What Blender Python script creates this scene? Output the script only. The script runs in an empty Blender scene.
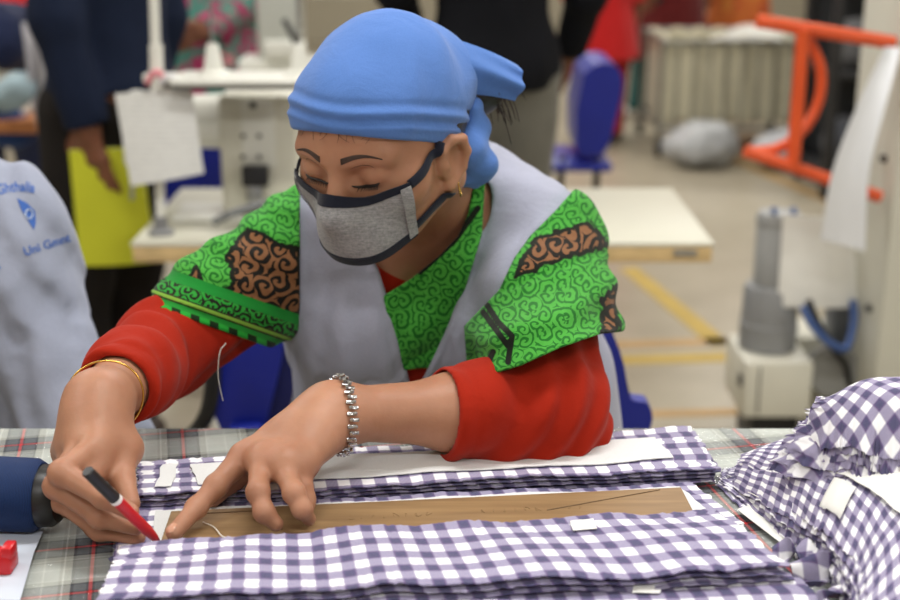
import bpy, bmesh, math, random
import numpy as np
from mathutils import Vector, Matrix
random.seed(7)
RNG = np.random.default_rng(7)
SC = bpy.context.scene
COL = SC.collection

# ------------------------------------------------------------------ camera geometry
FPX = 1320.0
PITCH = math.radians(16.9)
CAM = np.array([0.0, 0.0, 1.40])
TABLE = 0.90
CF = np.array([0, math.cos(PITCH), -math.sin(PITCH)])
CU = np.array([0, math.sin(PITCH), math.cos(PITCH)])

def ray(px, py):
    return np.array([1.0, 0, 0])*((px-450)/FPX) + CU*(-(py-300)/FPX) + CF
def P(px, py, Y):
    r = ray(px, py); return CAM + r*(Y/r[1])
def PZ(px, py, z):
    r = ray(px, py); return CAM + r*((z-CAM[2])/r[2])
def V(*a): return np.array(a, float)
def unit(v):
    v = np.asarray(v, float); return v/np.linalg.norm(v)

cam_d = bpy.data.cameras.new('camera'); cam = bpy.data.objects.new('camera', cam_d); COL.objects.link(cam)
cam.location = CAM; cam.rotation_euler = (math.pi/2-PITCH, 0, 0)
cam_d.sensor_width = 36; cam_d.lens = FPX*36/900
cam_d.clip_start = 0.05; cam_d.clip_end = 200
cam_d.dof.use_dof = True; cam_d.dof.focus_distance = 1.14; cam_d.dof.aperture_fstop = 4.2
SC.camera = cam
SC.view_settings.view_transform = 'Standard'; SC.view_settings.look = 'None'
SC.view_settings.gamma = 1; SC.view_settings.use_curve_mapping = False

# ------------------------------------------------------------------ objects
def tag(o, label, cat, group=None, kind=None):
    o['label'] = label; o['category'] = cat
    if group: o['group'] = group
    if kind: o['kind'] = kind
    return o
def thing(name, label, cat, loc=(0, 0, 0), rotz=0, group=None):
    o = bpy.data.objects.new(name, None); COL.objects.link(o)
    o.empty_display_size = .05
    o.location = loc; o.rotation_euler = (0, 0, rotz)
    return tag(o, label, cat, group)
def link(name, me, m=None, parent=None, world=True):
    """link a mesh; with world=True the vertices are world coordinates and stay put under the parent"""
    o = bpy.data.objects.new(name, me); COL.objects.link(o)
    if m is not None:
        for q in (m if isinstance(m, (list, tuple)) else [m]): me.materials.append(q)
    if parent is not None:
        o.parent = parent
        if world:
            M = Matrix.Identity(4)
            if parent.parent is None: M = Matrix.Translation(parent.location) @ parent.rotation_euler.to_matrix().to_4x4()
            o.matrix_parent_inverse = M.inverted()
    return o
def np_mesh(name, verts, faces, smooth=True, uv=None, attrs=None):
    verts = np.asarray(verts, np.float32); faces = np.asarray(faces, np.int32)
    n = faces.shape[1]
    me = bpy.data.meshes.new(name)
    me.vertices.add(len(verts)); me.vertices.foreach_set('co', verts.ravel())
    me.loops.add(faces.size); me.loops.foreach_set('vertex_index', faces.ravel())
    me.polygons.add(len(faces))
    me.polygons.foreach_set('loop_start', np.arange(0, faces.size, n, dtype=np.int32))
    me.polygons.foreach_set('use_smooth', np.full(len(faces), smooth, bool))
    me.update(calc_edges=True); me.validate()
    if uv is not None:
        l = me.uv_layers.new(name='UVMap')
        l.data.foreach_set('uv', np.asarray(uv, np.float32)[faces.ravel()].ravel())
    for k, v in (attrs or {}).items():
        a = me.attributes.new(k, 'FLOAT', 'POINT'); a.data.foreach_set('value', np.asarray(v, np.float32))
    return me
def bm_mesh(bm, name, smooth=False, angle=None):
    bmesh.ops.recalc_face_normals(bm, faces=bm.faces)
    me = bpy.data.meshes.new(name); bm.to_mesh(me); bm.free()
    if smooth:
        for p in me.polygons: p.use_smooth = True
        if angle: me.set_sharp_from_angle(angle=math.radians(angle))
    return me
# bmesh shapes
def b_box(bm, c, s, rot=None, bev=0, seg=2):
    r = bmesh.ops.create_cube(bm, size=1.0)
    vs = r['verts']
    bmesh.ops.scale(bm, vec=s, verts=vs)
    if bev > 0:
        es = list({e for v in vs for e in v.link_edges})
        rr = bmesh.ops.bevel(bm, geom=es, offset=bev, segments=seg, profile=.5, affect='EDGES')
        vs = list({v for f in rr['faces'] for v in f.verts} | {v for v in vs if v.is_valid})
    if rot is not None: bmesh.ops.rotate(bm, cent=(0, 0, 0), matrix=rot, verts=vs)
    bmesh.ops.translate(bm, vec=c, verts=vs)
    return vs
def frames(pts):
    pts = np.asarray(pts, float); n = len(pts)
    T = np.gradient(pts, axis=0); T /= np.linalg.norm(T, axis=1)[:, None]+1e-12
    a = V(0, 0, 1) if abs(T[0][2]) < .9 else V(1, 0, 0)
    N = np.zeros_like(pts); nn = unit(a - T[0]*np.dot(a, T[0]))
    for i in range(n):
        nn = nn - T[i]*np.dot(nn, T[i]); nn = unit(nn); N[i] = nn
    return T, N, np.cross(T, N)
def tube_data(pts, rad, seg=12, flat=1.0, up=None, closed=False):
    pts = np.asarray(pts, float); n = len(pts)
    rad = np.broadcast_to(np.asarray(rad, float), (n,))
    if closed:
        T = np.roll(pts, -1, 0)-np.roll(pts, 1, 0); T /= np.linalg.norm(T, axis=1)[:, None]
        c = pts.mean(0); N = pts-c; N -= T*np.sum(N*T, 1)[:, None]; N /= np.linalg.norm(N, axis=1)[:, None]; B = np.cross(T, N)
    else:
        T, N, B = frames(pts)
    if up is not None:
        u = np.broadcast_to(np.asarray(up, float), (n, 3))
        N = u - T*np.sum(u*T, 1)[:, None]; N /= np.linalg.norm(N, axis=1)[:, None]; B = np.cross(T, N)
    a = np.linspace(0, 2*math.pi, seg, endpoint=False)
    v = pts[:, None] + rad[:, None, None]*(np.cos(a)[None, :, None]*N[:, None]*flat + np.sin(a)[None, :, None]*B[:, None])
    v = v.reshape(-1, 3); f = []
    m = n if closed else n-1
    for i in range(m):
        i2 = (i+1) % n
        for j in range(seg):
            k = (j+1) % seg
            f.append((i*seg+j, i*seg+k, i2*seg+k, i2*seg+j))
    if not closed:
        v = np.vstack([v, pts[:1], pts[-1:]]); a0 = n*seg
        for j in range(seg):
            k = (j+1) % seg
            f.append((a0, k, j, a0)); f.append((a0+1, (n-1)*seg+j, (n-1)*seg+k, a0+1))
    return v, f
def b_tube(bm, pts, rad, seg=12, flat=1.0, up=None, closed=False):
    v, f = tube_data(pts, rad, seg, flat, up, closed)
    vs = [bm.verts.new(p) for p in v]
    for q in f:
        q = [x for i, x in enumerate(q) if x not in q[:i]]
        try: bm.faces.new([vs[x] for x in q])
        except ValueError: pass
    return vs
def b_lathe(bm, prof, c=(0, 0, 0), seg=32, rot=None, cap=True):
    vs = []
    for r, z in prof:
        ring = []
        for j in range(seg):
            a = 2*math.pi*j/seg
            p = Vector((r*math.cos(a), r*math.sin(a), z))
            if rot is not None: p = rot @ p
            ring.append(bm.verts.new(p+Vector(c)))
        vs.append(ring)
    for i in range(len(vs)-1):
        for j in range(seg):
            k = (j+1) % seg
            bm.faces.new((vs[i][j], vs[i][k], vs[i+1][k], vs[i+1][j]))
    if cap:
        bm.faces.new(list(reversed(vs[0]))); bm.faces.new(vs[-1])
    return [v for r in vs for v in r]
def boxobj(name, c, s, m, parent=None, bev=.004, rot=None):
    bm = bmesh.new(); b_box(bm, c, s, rot, bev); return link(name, bm_mesh(bm, name, True, 40), m, parent)
def tubeobj(name, pts, r, m, parent=None, seg=12, flat=1.0, up=None, closed=False):
    bm = bmesh.new(); b_tube(bm, pts, r, seg, flat, up, closed); return link(name, bm_mesh(bm, name, True, 50), m, parent)
def latheobj(name, prof, c, m, parent=None, seg=32, rot=None):
    bm = bmesh.new(); b_lathe(bm, prof, c, seg, rot); return link(name, bm_mesh(bm, name, True, 40), m, parent)
def spline(pts, n=40):
    """Catmull-Rom through points"""
    pts = np.asarray(pts, float); k = len(pts)
    q = np.vstack([2*pts[0]-pts[1], pts, 2*pts[-1]-pts[-2]])
    t = np.linspace(0, k-1, n); i = np.minimum(t.astype(int), k-2); u = (t-i)[:, None]
    a, b, c, d = q[i], q[i+1], q[i+2], q[i+3]
    return .5*((2*b)+(c-a)*u+(2*a-5*b+4*c-d)*u*u+(-a+3*b-3*c+d)*u**3)
def grid_faces(nu, nv, closed_u=False):
    f = []
    for i in range(nu if closed_u else nu-1):
        for j in range(nv-1):
            i2 = (i+1) % nu
            f.append((i*nv+j, i2*nv+j, i2*nv+j+1, i*nv+j+1))
    return f
def solid_sheet(name, G, thick, m, parent=None, uv=None, normal=None, attrs=None):
    """closed sheet from a grid of points G (nu,nv,3): top and bottom and rim"""
    nu, nv = G.shape[:2]
    if normal is None:
        du = np.gradient(G, axis=0); dv = np.gradient(G, axis=1)
        N = np.cross(du, dv); N /= np.linalg.norm(N, axis=2)[..., None]+1e-12
    else: N = np.broadcast_to(np.asarray(normal, float), G.shape)
    top = G.reshape(-1, 3); bot = (G-N*thick).reshape(-1, 3)
    f = grid_faces(nu, nv); n = nu*nv
    F = list(f)+[tuple(n+x for x in reversed(q)) for q in f]
    rim = [i*nv for i in range(nu)]+[(nu-1)*nv+j for j in range(1, nv)]+[i*nv+nv-1 for i in range(nu-2, -1, -1)]+[j for j in range(nv-2, 0, -1)]
    for a, b in zip(rim, rim[1:]+rim[:1]): F.append((a, a+n, b+n, b))
    U = None if uv is None else np.vstack([uv.reshape(-1, 2)]*2)
    A = {k: np.concatenate([v.ravel()]*2) for k, v in (attrs or {}).items()}
    me = np_mesh(name, np.vstack([top, bot]), F, True, U, A)
    bm = bmesh.new(); bm.from_mesh(me); bmesh.ops.recalc_face_normals(bm, faces=bm.faces); bm.to_mesh(me); bm.free()
    me.set_sharp_from_angle(angle=math.radians(60))
    return link(name, me, m, parent)

# ------------------------------------------------------------------ signed-distance sculpting
def smin(a, b, k):
    if k <= 0: return np.minimum(a, b)
    h = np.maximum(k-np.abs(a-b), 0)/k
    return np.minimum(a, b)-h*h*k*.25
def smax(a, b, k): return -smin(-a, -b, k)
class SDF:
    def __init__(s): s.p = []
    def add(s, fn, lo, hi, k=.01, op='u'): s.p.append((fn, np.asarray(lo, float), np.asarray(hi, float), k, op)); return s
    def cap(s, a, b, ra, rb=None, k=.01, op='u', n=None, fl=1.0):
        a = np.asarray(a, float); b = np.asarray(b, float); rb = ra if rb is None else rb
        ba = b-a; L2 = max(float(ba@ba), 1e-12); r = max(ra, rb)
        if n is not None:
            n = np.asarray(n, float)
            if L2 > 1e-10: n = n-ba*(n@ba)/L2
            n = unit(n)
        def fn(x, y, z):
            qx, qy, qz = x-a[0], y-a[1], z-a[2]
            t = np.clip((qx*ba[0]+qy*ba[1]+qz*ba[2])/L2, 0, 1)
            rx, ry, rz = qx-t*ba[0], qy-t*ba[1], qz-t*ba[2]
            d2 = rx*rx+ry*ry+rz*rz
            if n is not None:
                e = rx*n[0]+ry*n[1]+rz*n[2]; d2 = d2+(1/fl**2-1)*e*e
            return np.sqrt(d2)-(ra+(rb-ra)*t)
        return s.add(fn, np.minimum(a, b)-r, np.maximum(a, b)+r, k, op)
    def chain(s, pts, rad, k=.01, **kw):
        for i in range(len(pts)-1): s.cap(pts[i], pts[i+1], rad[i], rad[i+1], k, **kw)
        return s
    def ell(s, c, r, R=None, k=.01, op='u'):
        c = np.asarray(c, float); r = np.asarray(r, float); R = np.eye(3) if R is None else np.asarray(R, float)
        def fn(x, y, z):
            qx, qy, qz = x-c[0], y-c[1], z-c[2]
            a = (qx*R[0, 0]+qy*R[1, 0]+qz*R[2, 0])/r[0]
            b = (qx*R[0, 1]+qy*R[1, 1]+qz*R[2, 1])/r[1]
            e = (qx*R[0, 2]+qy*R[1, 2]+qz*R[2, 2])/r[2]
            k0 = np.sqrt(a*a+b*b+e*e); k1 = np.sqrt((a/r[0])**2+(b/r[1])**2+(e/r[2])**2)+1e-9
            return k0*(k0-1)/k1
        m = np.abs(R)@r
        return s.add(fn, c-m, c+m, k, op)
    def group(s, sub, k=.01, op='u'):
        lo = np.min([q[1] for q in sub.p], 0); hi = np.max([q[2] for q in sub.p], 0)
        return s.add(sub, lo, hi, k, op)
    def comb(s, arr, d, k, op):
        if op == 'u': return smin(arr, d, k)
        if op == 's': return smax(arr, -d, k)
        return smax(arr, d, k)
    def val(s, pts):
        pts = np.asarray(pts, float); x, y, z = pts[:, 0], pts[:, 1], pts[:, 2]
        arr = np.full(len(pts), .5)
        for fn, lo, hi, k, op in s.p:
            d = fn.val(pts) if isinstance(fn, SDF) else fn(x, y, z)
            arr = s.comb(arr, d, k, op)
        return arr
    def grid(s, xs, ys, zs, h):
        arr = np.full((len(xs), len(ys), len(zs)), .5, np.float32)
        for fn, lo, hi, k, op in s.p:
            m = k+4*h
            sl = []
            for ax, q in enumerate((xs, ys, zs)):
                i0 = np.searchsorted(q, lo[ax]-m); i1 = np.searchsorted(q, hi[ax]+m); sl.append(slice(i0, i1))
            if any(q.start >= q.stop for q in sl): continue
            sl = tuple(sl); X, Y, Z = xs[sl[0]], ys[sl[1]], zs[sl[2]]
            if isinstance(fn, SDF): d = fn.grid(X, Y, Z, h)
            else: d = fn(X[:, None, None], Y[None, :, None], Z[None, None, :]).astype(np.float32)
            arr[sl] = s.comb(arr[sl], d, k, op)
        return arr
    def grad(s, pts, e=5e-4):
        g = np.stack([s.val(pts+np.eye(3)[i]*e)-s.val(pts-np.eye(3)[i]*e) for i in range(3)], 1)
        return g/(np.linalg.norm(g, axis=1)[:, None]+1e-9)
    def project(s, pts, off=0.0, it=8):
        pts = np.array(pts, float)
        for _ in range(it): pts = pts-s.grad(pts)*(s.val(pts)-off)[:, None]*.9
        return pts
    def surf(s, lo, hi, h, post=None, smooth=1):
        """surface nets; post(pts,d)->d runs on inside and near-surface samples"""
        xs, ys, zs = [np.arange(lo[i], hi[i]+h, h) for i in range(3)]
        A = s.grid(xs, ys, zs, h)
        if post is not None:
            idx = np.nonzero(A < .03)
            pts = np.stack([xs[idx[0]], ys[idx[1]], zs[idx[2]]], 1)
            A[idx] = post(pts, A[idx].astype(float))
        A[0] = A[-1] = .5; A[:, 0] = A[:, -1] = .5; A[:, :, 0] = A[:, :, -1] = .5
        return nets(A, (xs[0], ys[0], zs[0]), h, smooth)
def nets(A, org, h, smooth=1):
    I = A < 0
    c = np.zeros(tuple(q-1 for q in A.shape), np.int8)
    for dx in (0, 1):
        for dy in (0, 1):
            for dz in (0, 1):
                c += I[dx:A.shape[0]-1+dx, dy:A.shape[1]-1+dy, dz:A.shape[2]-1+dz]
    cells = np.nonzero((c > 0) & (c < 8)); ix, iy, iz = cells; n = len(ix)
    acc = np.zeros((n, 3)); cnt = np.zeros(n)
    cor = [(0, 0, 0), (1, 0, 0), (0, 1, 0), (1, 1, 0), (0, 0, 1), (1, 0, 1), (0, 1, 1), (1, 1, 1)]
    vals = [A[ix+a, iy+b, iz+d].astype(float) for a, b, d in cor]
    for i in range(8):
        for j in range(i+1, 8):
            if sum(abs(p-q) for p, q in zip(cor[i], cor[j])) != 1: continue
            a, b = vals[i], vals[j]; m = (a < 0) != (b < 0)
            t = np.where(m, a/np.where(m, a-b, 1), 0)
            for ax in range(3): acc[:, ax] += np.where(m, cor[i][ax]+t*(cor[j][ax]-cor[i][ax]), 0)
            cnt += m
    pos = acc/cnt[:, None]+np.stack(cells, 1)
    num = np.full(c.shape, -1, np.int32); num[cells] = np.arange(n)
    F = []
    for ax in range(3):
        s0 = [slice(None)]*3; s1 = [slice(None)]*3; s0[ax] = slice(0, -1); s1[ax] = slice(1, None)
        a = I[tuple(s0)]; b = I[tuple(s1)]
        e = np.stack(np.nonzero(a != b), 1)
        u, v = [q for q in range(3) if q != ax]
        e = e[(e[:, u] > 0) & (e[:, v] > 0) & (e[:, u] < c.shape[u]) & (e[:, v] < c.shape[v])]
        fl = a[tuple(e.T)]
        def at(du, dv):
            q = e.copy(); q[:, u] -= du; q[:, v] -= dv; return num[tuple(q.T)]
        q = np.stack([at(1, 1), at(0, 1), at(0, 0), at(1, 0)], 1)
        flip = fl if ax != 1 else ~fl
        q[~flip] = q[~flip][:, ::-1]
        F.append(q)
    F = np.vstack(F)
    F = F[(F >= 0).all(1)]
    for _ in range(smooth):
        s = np.zeros_like(pos); k = np.zeros(n)
        for i in range(4):
            a, b = F[:, i], F[:, (i+1) % 4]
            for ax in range(3):
                s[:, ax] += np.bincount(a, pos[b, ax], n)+np.bincount(b, pos[a, ax], n)
            k += np.bincount(a, minlength=n)+np.bincount(b, minlength=n)
        pos = .5*pos+.5*s/np.maximum(k, 1)[:, None]
    return pos*h+np.asarray(org), F
_W = RNG.normal(size=(24, 3)); _W /= np.linalg.norm(_W, axis=1)[:, None]; _PH = RNG.uniform(0, 6.28, 24)
def wob(p, freq, seed=0, n=5):
    """smooth random field in [-1,1] for wrinkles"""
    r = 0
    for i in range(n):
        w = _W[(seed*5+i*7) % 24]; r = r+np.sin(p@w*freq*(1+.23*i)+_PH[(seed*3+i) % 24]+1.3*np.sin(p@_W[(seed+i*5+3) % 24]*freq*.6))
    return r/n
def poly_sd(pts, poly):
    """signed distance (negative inside) of 2-D pts to a closed polygon"""
    poly = np.asarray(poly, float); d = np.full(len(pts), 1e9); s = np.ones(len(pts))
    for i in range(len(poly)):
        a = poly[i]; b = poly[i-1]; e = b-a; w = pts-a
        t = np.clip((w@e)/(e@e), 0, 1)[:, None]; q = w-e*t; d = np.minimum(d, (q*q).sum(1))
        c1 = pts[:, 1] >= a[1]; c2 = pts[:, 1] < b[1]; c3 = e[0]*w[:, 1] > e[1]*w[:, 0]
        s = np.where((c1 & c2 & c3) | (~c1 & ~c2 & ~c3), -s, s)
    return s*np.sqrt(d)
def scr(p):
    """where a point appears in the photograph, used only to read measured outlines back into space"""
    q = np.asarray(p)-CAM; w = q@CF
    return np.stack([450+FPX*q[:, 0]/w, 300-FPX*(q@CU)/w], 1)

# ------------------------------------------------------------------ materials
class NT:
    def __init__(s, name):
        s.m = bpy.data.materials.new(name); s.m.use_nodes = True; s.t = s.m.node_tree; s.t.nodes.clear()
        s.out = s.n('ShaderNodeOutputMaterial')
    def n(s, typ, **kw):
        q = s.t.nodes.new(typ)
        for k, v in kw.items():
            if k.startswith('_'): setattr(q, k[1:], v)
            else: s.set(q, k, v)
        return q
    def set(s, q, k, v):
        i = q.inputs[int(k[1:])] if k[0] == 'i' and k[1:].isdigit() else q.inputs[k.replace('_', ' ')] if k.replace('_', ' ') in q.inputs else q.inputs[k]
        if isinstance(v, bpy.types.NodeSocket): s.t.links.new(v, i)
        elif isinstance(v, bpy.types.Node): s.t.links.new(v.outputs[0], i)
        else:
            if isinstance(v, (tuple, list)) and len(v) == 3 and i.type == 'RGBA': v = (*v, 1)
            i.default_value = v
    def math(s, op, a, b=0.0, c=0.0):
        q = s.n('ShaderNodeMath', _operation=op); s.set(q, 'i0', a); s.set(q, 'i1', b); s.set(q, 'i2', c); return q.outputs[0]
    def mix(s, f, a, b, mode='MIX'):
        q = s.n('ShaderNodeMix', _data_type='RGBA', _blend_type=mode); s.set(q, 'i0', f); s.set(q, 'i6', a); s.set(q, 'i7', b); return q.outputs[2]
    def ramp(s, f, stops, interp='LINEAR'):
        q = s.n('ShaderNodeValToRGB'); s.set(q, 'Fac', f); r = q.color_ramp; r.interpolation = interp
        while len(r.elements) < len(stops): r.elements.new(.5)
        for e, (p, c) in zip(r.elements, stops):
            e.position = p; e.color = (*c, 1) if len(c) == 3 else c
        return q.outputs[0]
    def coord(s, w='Object'): return s.n('ShaderNodeTexCoord').outputs[w]
    def uv(s):
        q = s.n('ShaderNodeSeparateXYZ', Vector=s.n('ShaderNodeTexCoord').outputs['UV']); return q.outputs[0], q.outputs[1]
    def attr(s, name): return s.n('ShaderNodeAttribute', _attribute_name=name).outputs['Fac']
    def noise(s, scale, detail=3, rough=.5, vec=None, dist=0):
        return s.n('ShaderNodeTexNoise', Vector=vec or s.coord(), Scale=scale, Detail=detail, Roughness=rough, Distortion=dist).outputs[0]
    def bump(s, h, st=.3, dist=.002): return s.n('ShaderNodeBump', Strength=st, Distance=dist, Height=h).outputs[0]
    def bsdf(s, color, rough=.6, metal=0, normal=None, **kw):
        q = s.n('ShaderNodeBsdfPrincipled', Base_Color=color, Roughness=rough, Metallic=metal)
        if normal is not None: s.set(q, 'Normal', normal)
        for k, v in kw.items(): s.set(q, k, v)
        s.t.links.new(q.outputs[0], s.out.inputs[0]); return q
def lin(r, g, b):
    f = lambda c: c/12.92 if c <= .04045 else ((c+.055)/1.055)**2.4
    return (f(r/255), f(g/255), f(b/255))
def plain(name, rgb, rough=.6, metal=0, var=.12, scale=8, bump=0, **kw):
    t = NT(name); c = lin(*rgb); nz = t.noise(scale, 4)
    a = tuple(x*(1-var) for x in c); b = tuple(min(1, x*(1+var)) for x in c)
    t.bsdf(t.ramp(nz, [(.3, a), (.7, b)]), rough, metal, t.bump(t.noise(scale*12), bump) if bump else None, **kw)
    return t.m
def cloth(name, rgb, rough=.9, var=.1, weave=900, wr=.25, sheen=.15):
    t = NT(name); c = lin(*rgb)
    nz = t.noise(14, 4, .6); fine = t.noise(weave, 2)
    col = t.ramp(nz, [(.25, tuple(x*(1-var) for x in c)), (.75, tuple(min(1, x*(1+var)) for x in c))])
    col = t.mix(.12, col, t.ramp(fine, [(.3, tuple(x*.6 for x in c)), (.7, tuple(min(1, x*1.35) for x in c))]))
    wrn = t.noise(26, 5, .55, dist=.6)
    b1 = t.bump(wrn, wr, .006); 
    q = t.n('ShaderNodeBump', Strength=.25, Distance=.0006, Height=fine, Normal=b1)
    t.bsdf(col, rough, 0, q.outputs[0], Sheen_Weight=sheen, Specular_IOR_Level=.15)
    return t.m
# ------------------------------------------------------------------ light: factory tubes overhead and pale ambient daylight
W = bpy.data.worlds.new('world'); SC.world = W; W.use_nodes = True
W.node_tree.nodes['Background'].inputs[0].default_value = (.92, .96, 1.0, 1)
W.node_tree.nodes['Background'].inputs[1].default_value = .42
def area(name, loc, size, power, color=(1, .98, .95), rot=(0, 0, 0)):
    l = bpy.data.lights.new(name, 'AREA'); l.shape = 'RECTANGLE'; l.size, l.size_y = size; l.energy = power; l.color = color
    o = bpy.data.objects.new(name, l); COL.objects.link(o); o.location = loc; o.rotation_euler = rot; return o
for y in (-1.2, 1.2, 3.6, 6.0, 8.4, 10.8):
    for x in (-2.4, 0.2, 2.8):
        area('fluorescent_lamp', (x, y, 3.1), (1.3, .25), 35)
SC.view_settings.exposure = 0.0
# ================================================================== the woman at the table
def spiral_mask(t, scale, K, vec=None, rnd=1.0):
    """curling scrolls: one spiral per Voronoi cell; returns -1..1"""
    vec = vec or t.n('ShaderNodeCombineXYZ', X=t.attr('pu'), Y=t.attr('pv'))
    warp = t.n('ShaderNodeTexNoise', Vector=vec, Scale=scale*1.1, Detail=1)
    sub = t.n('ShaderNodeVectorMath', _operation='SUBTRACT'); t.set(sub, 'i0', warp.outputs[1]); sub.inputs[1].default_value = (.5, .5, .5)
    sc = t.n('ShaderNodeVectorMath', _operation='SCALE', Scale=.6/scale); t.set(sc, 'i0', sub)
    ad = t.n('ShaderNodeVectorMath', _operation='ADD'); t.set(ad, 'i0', vec); t.set(ad, 'i1', sc)
    vo = t.n('ShaderNodeTexVoronoi', _voronoi_dimensions='2D', Vector=ad, Scale=scale, Randomness=rnd)
    d = t.n('ShaderNodeVectorMath', _operation='SUBTRACT'); t.set(d, 'i0', ad); t.set(d, 'i1', vo.outputs['Position'])
    sp = t.n('ShaderNodeSeparateXYZ', Vector=d)
    ang = t.math('ARCTAN2', sp.outputs[1], sp.outputs[0])
    ph = t.math('ADD', t.math('MULTIPLY', vo.outputs['Distance'], K), ang)
    return t.math('SINE', ph)
def step(t, x, e, w=.15):
    q = t.n('ShaderNodeMapRange', Value=x); q.inputs['From Min'].default_value = e-w; q.inputs['From Max'].default_value = e+w; return q.outputs[0]

def mk_skin(name='skin_brown', a=(150, 107, 83), b=(182, 136, 108)):
    t = NT(name); nz = t.noise(11, 4, .6); fine = t.noise(420, 3)
    c = t.ramp(nz, [(.3, lin(*a)), (.7, lin(*b))])
    red = t.noise(30, 2); c = t.mix(t.math('MULTIPLY', red, .25), c, lin(176, 104, 82))
    h = t.math('ADD', t.math('MULTIPLY', fine, .4), t.math('MULTIPLY', t.noise(90, 4, .6), 1.0))
    t.bsdf(c, .48, 0, t.bump(h, .25, .0012), Subsurface_Weight=.12, Subsurface_Scale=.006, Specular_IOR_Level=.35)
    return t.m
M_SKIN = mk_skin()
M_BROW = plain('brow_hair', (58, 40, 32), .6, var=.3, scale=120)
M_HAIR = plain('black_hair', (26, 20, 19), .45, var=.3, scale=120)
M_RED = cloth('red_cotton', (154, 33, 13), var=.07, wr=.35, sheen=.05)
M_VEST = cloth('lavender_grey_cotton', (160, 163, 182), var=.06, wr=.45, weave=700)
M_BLUE = cloth('blue_cotton', (86, 124, 192), var=.06, wr=.35)
M_TRIM = cloth('dark_navy_binding', (30, 33, 46), var=.1)
def mk_jersey():
    t = NT('heather_grey_jersey'); f = t.n('ShaderNodeTexNoise', Vector=t.coord(), Scale=330, Detail=4, Roughness=.7).outputs[0]
    mp = t.n('ShaderNodeMapping', Vector=t.coord()); mp.inputs['Scale'].default_value = (90, 90, 1500)
    s = t.n('ShaderNodeTexNoise', Vector=mp.outputs[0], Scale=1, Detail=2).outputs[0]
    c = t.mix(.45, t.ramp(f, [(.3, lin(102, 103, 107)), (.7, lin(178, 178, 180))]), t.ramp(s, [(.35, lin(112, 113, 117)), (.65, lin(165, 165, 168))]))
    t.bsdf(c, .95, 0, t.bump(f, .35, .0008), Sheen_Weight=.2); return t.m
M_MASK = mk_jersey()
def mk_shawl():
    t = NT('green_printed_cotton')
    pv = t.attr('pv')
    g1, g2 = lin(92, 196, 62), lin(30, 102, 34)
    sw = spiral_mask(t, 78, 13)
    lt = t.noise(150, 3)
    green = t.mix(step(t, sw, .25, .25), t.mix(lt, lin(58, 146, 48), lin(82, 166, 68)), g2)
    br = spiral_mask(t, 46, 15)
    brown = t.mix(step(t, br, .1, .15), t.mix(lt, lin(112, 74, 48), lin(140, 98, 66)), lin(24, 22, 18))
    bd = t.attr('brown')
    col = t.mix(step(t, t.math('ADD', bd, t.math('MULTIPLY', t.math('SUBTRACT', t.noise(70, 2), .5), .012)), 0, .0006), brown, green)
    # black outline round each brown patch
    out = t.math('ABSOLUTE', t.math('ADD', bd, t.math('MULTIPLY', t.math('SUBTRACT', t.noise(70, 2), .5), .012)))
    col = t.mix(step(t, out, .0022, .0006), lin(22, 26, 18), col)
    # border: bands run parallel to the hem, pv is the distance from it in metres
    plain_g = lin(26, 126, 46)
    leaf = step(t, t.math('ADD', spiral_mask(t, 90, 12), t.math('MULTIPLY', t.noise(120, 2), .6)), .3, .15)
    leafy = t.mix(leaf, lin(26, 30, 20), lin(40, 140, 48))
    bv = t.attr('border')
    blocks = step(t, t.math('SINE', t.math('MULTIPLY', t.attr('pu'), 330)), .1, .1)
    hemc = t.mix(blocks, lin(40, 160, 56), lin(24, 44, 22))
    stops = [(0.0, hemc), (.006, lin(36, 140, 52)), (.011, lin(28, 40, 20)), (.0125, lin(122, 168, 62)), (.016, lin(30, 40, 22)), (.0175, leafy), (.030, plain_g), (.041, None)]
    acc = col
    for i in range(len(stops)-2, -1, -1):
        inside = t.math('MULTIPLY', step(t, bv, stops[i][0], .0004), t.math('SUBTRACT', 1.0, step(t, bv, stops[i+1][0], .0004)))
        acc = t.mix(inside, acc, stops[i][1])
    st = t.attr('stripe')
    acc = t.mix(step(t, t.math('ABSOLUTE', st), .003, .0005), lin(20, 26, 18), acc)
    b1 = t.bump(t.noise(30, 4, .55, dist=.6), .25, .005)
    q = t.n('ShaderNodeBump', Strength=.2, Distance=.0006, Height=t.noise(900, 2), Normal=b1)
    t.bsdf(acc, .9, 0, q.outputs[0], Sheen_Weight=.08, Specular_IOR_Level=.15)
    return t.m
M_SHAWL = mk_shawl()

woman = thing('person', 'woman in blue headscarf and grey face mask leaning over the table marking cloth', 'person', (0.0, 1.5, 0))

# ---- head frame
YAW, HP = math.radians(30), math.radians(20)
HC = P(385, 128, 1.28)
hf = V(-math.sin(YAW)*math.cos(HP), -math.cos(YAW)*math.cos(HP), -math.sin(HP))
hl = V(math.cos(YAW), -math.sin(YAW), 0)
hu = V(-math.sin(YAW)*math.sin(HP), -math.cos(YAW)*math.sin(HP), math.cos(HP))
HR = np.stack([hl, hf, hu], 1)
def h2w(p): return HC+np.asarray(p, float)@HR.T
def w2h(p): return (np.asarray(p)-HC)@HR
def L(l, f, u): return h2w((l, f, u))
D = lambda v: HR@np.asarray(v, float)

# ---- skeleton
nb = P(443, 240, 1.40)
shR, shL = P(292, 258, 1.385), P(532, 250, 1.375)
elR, elL = P(164, 350, 1.25), P(543, 411, 1.15)
wrR, wrL = P(98, 403, 1.06), P(333, 414, 1.075)

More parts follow.
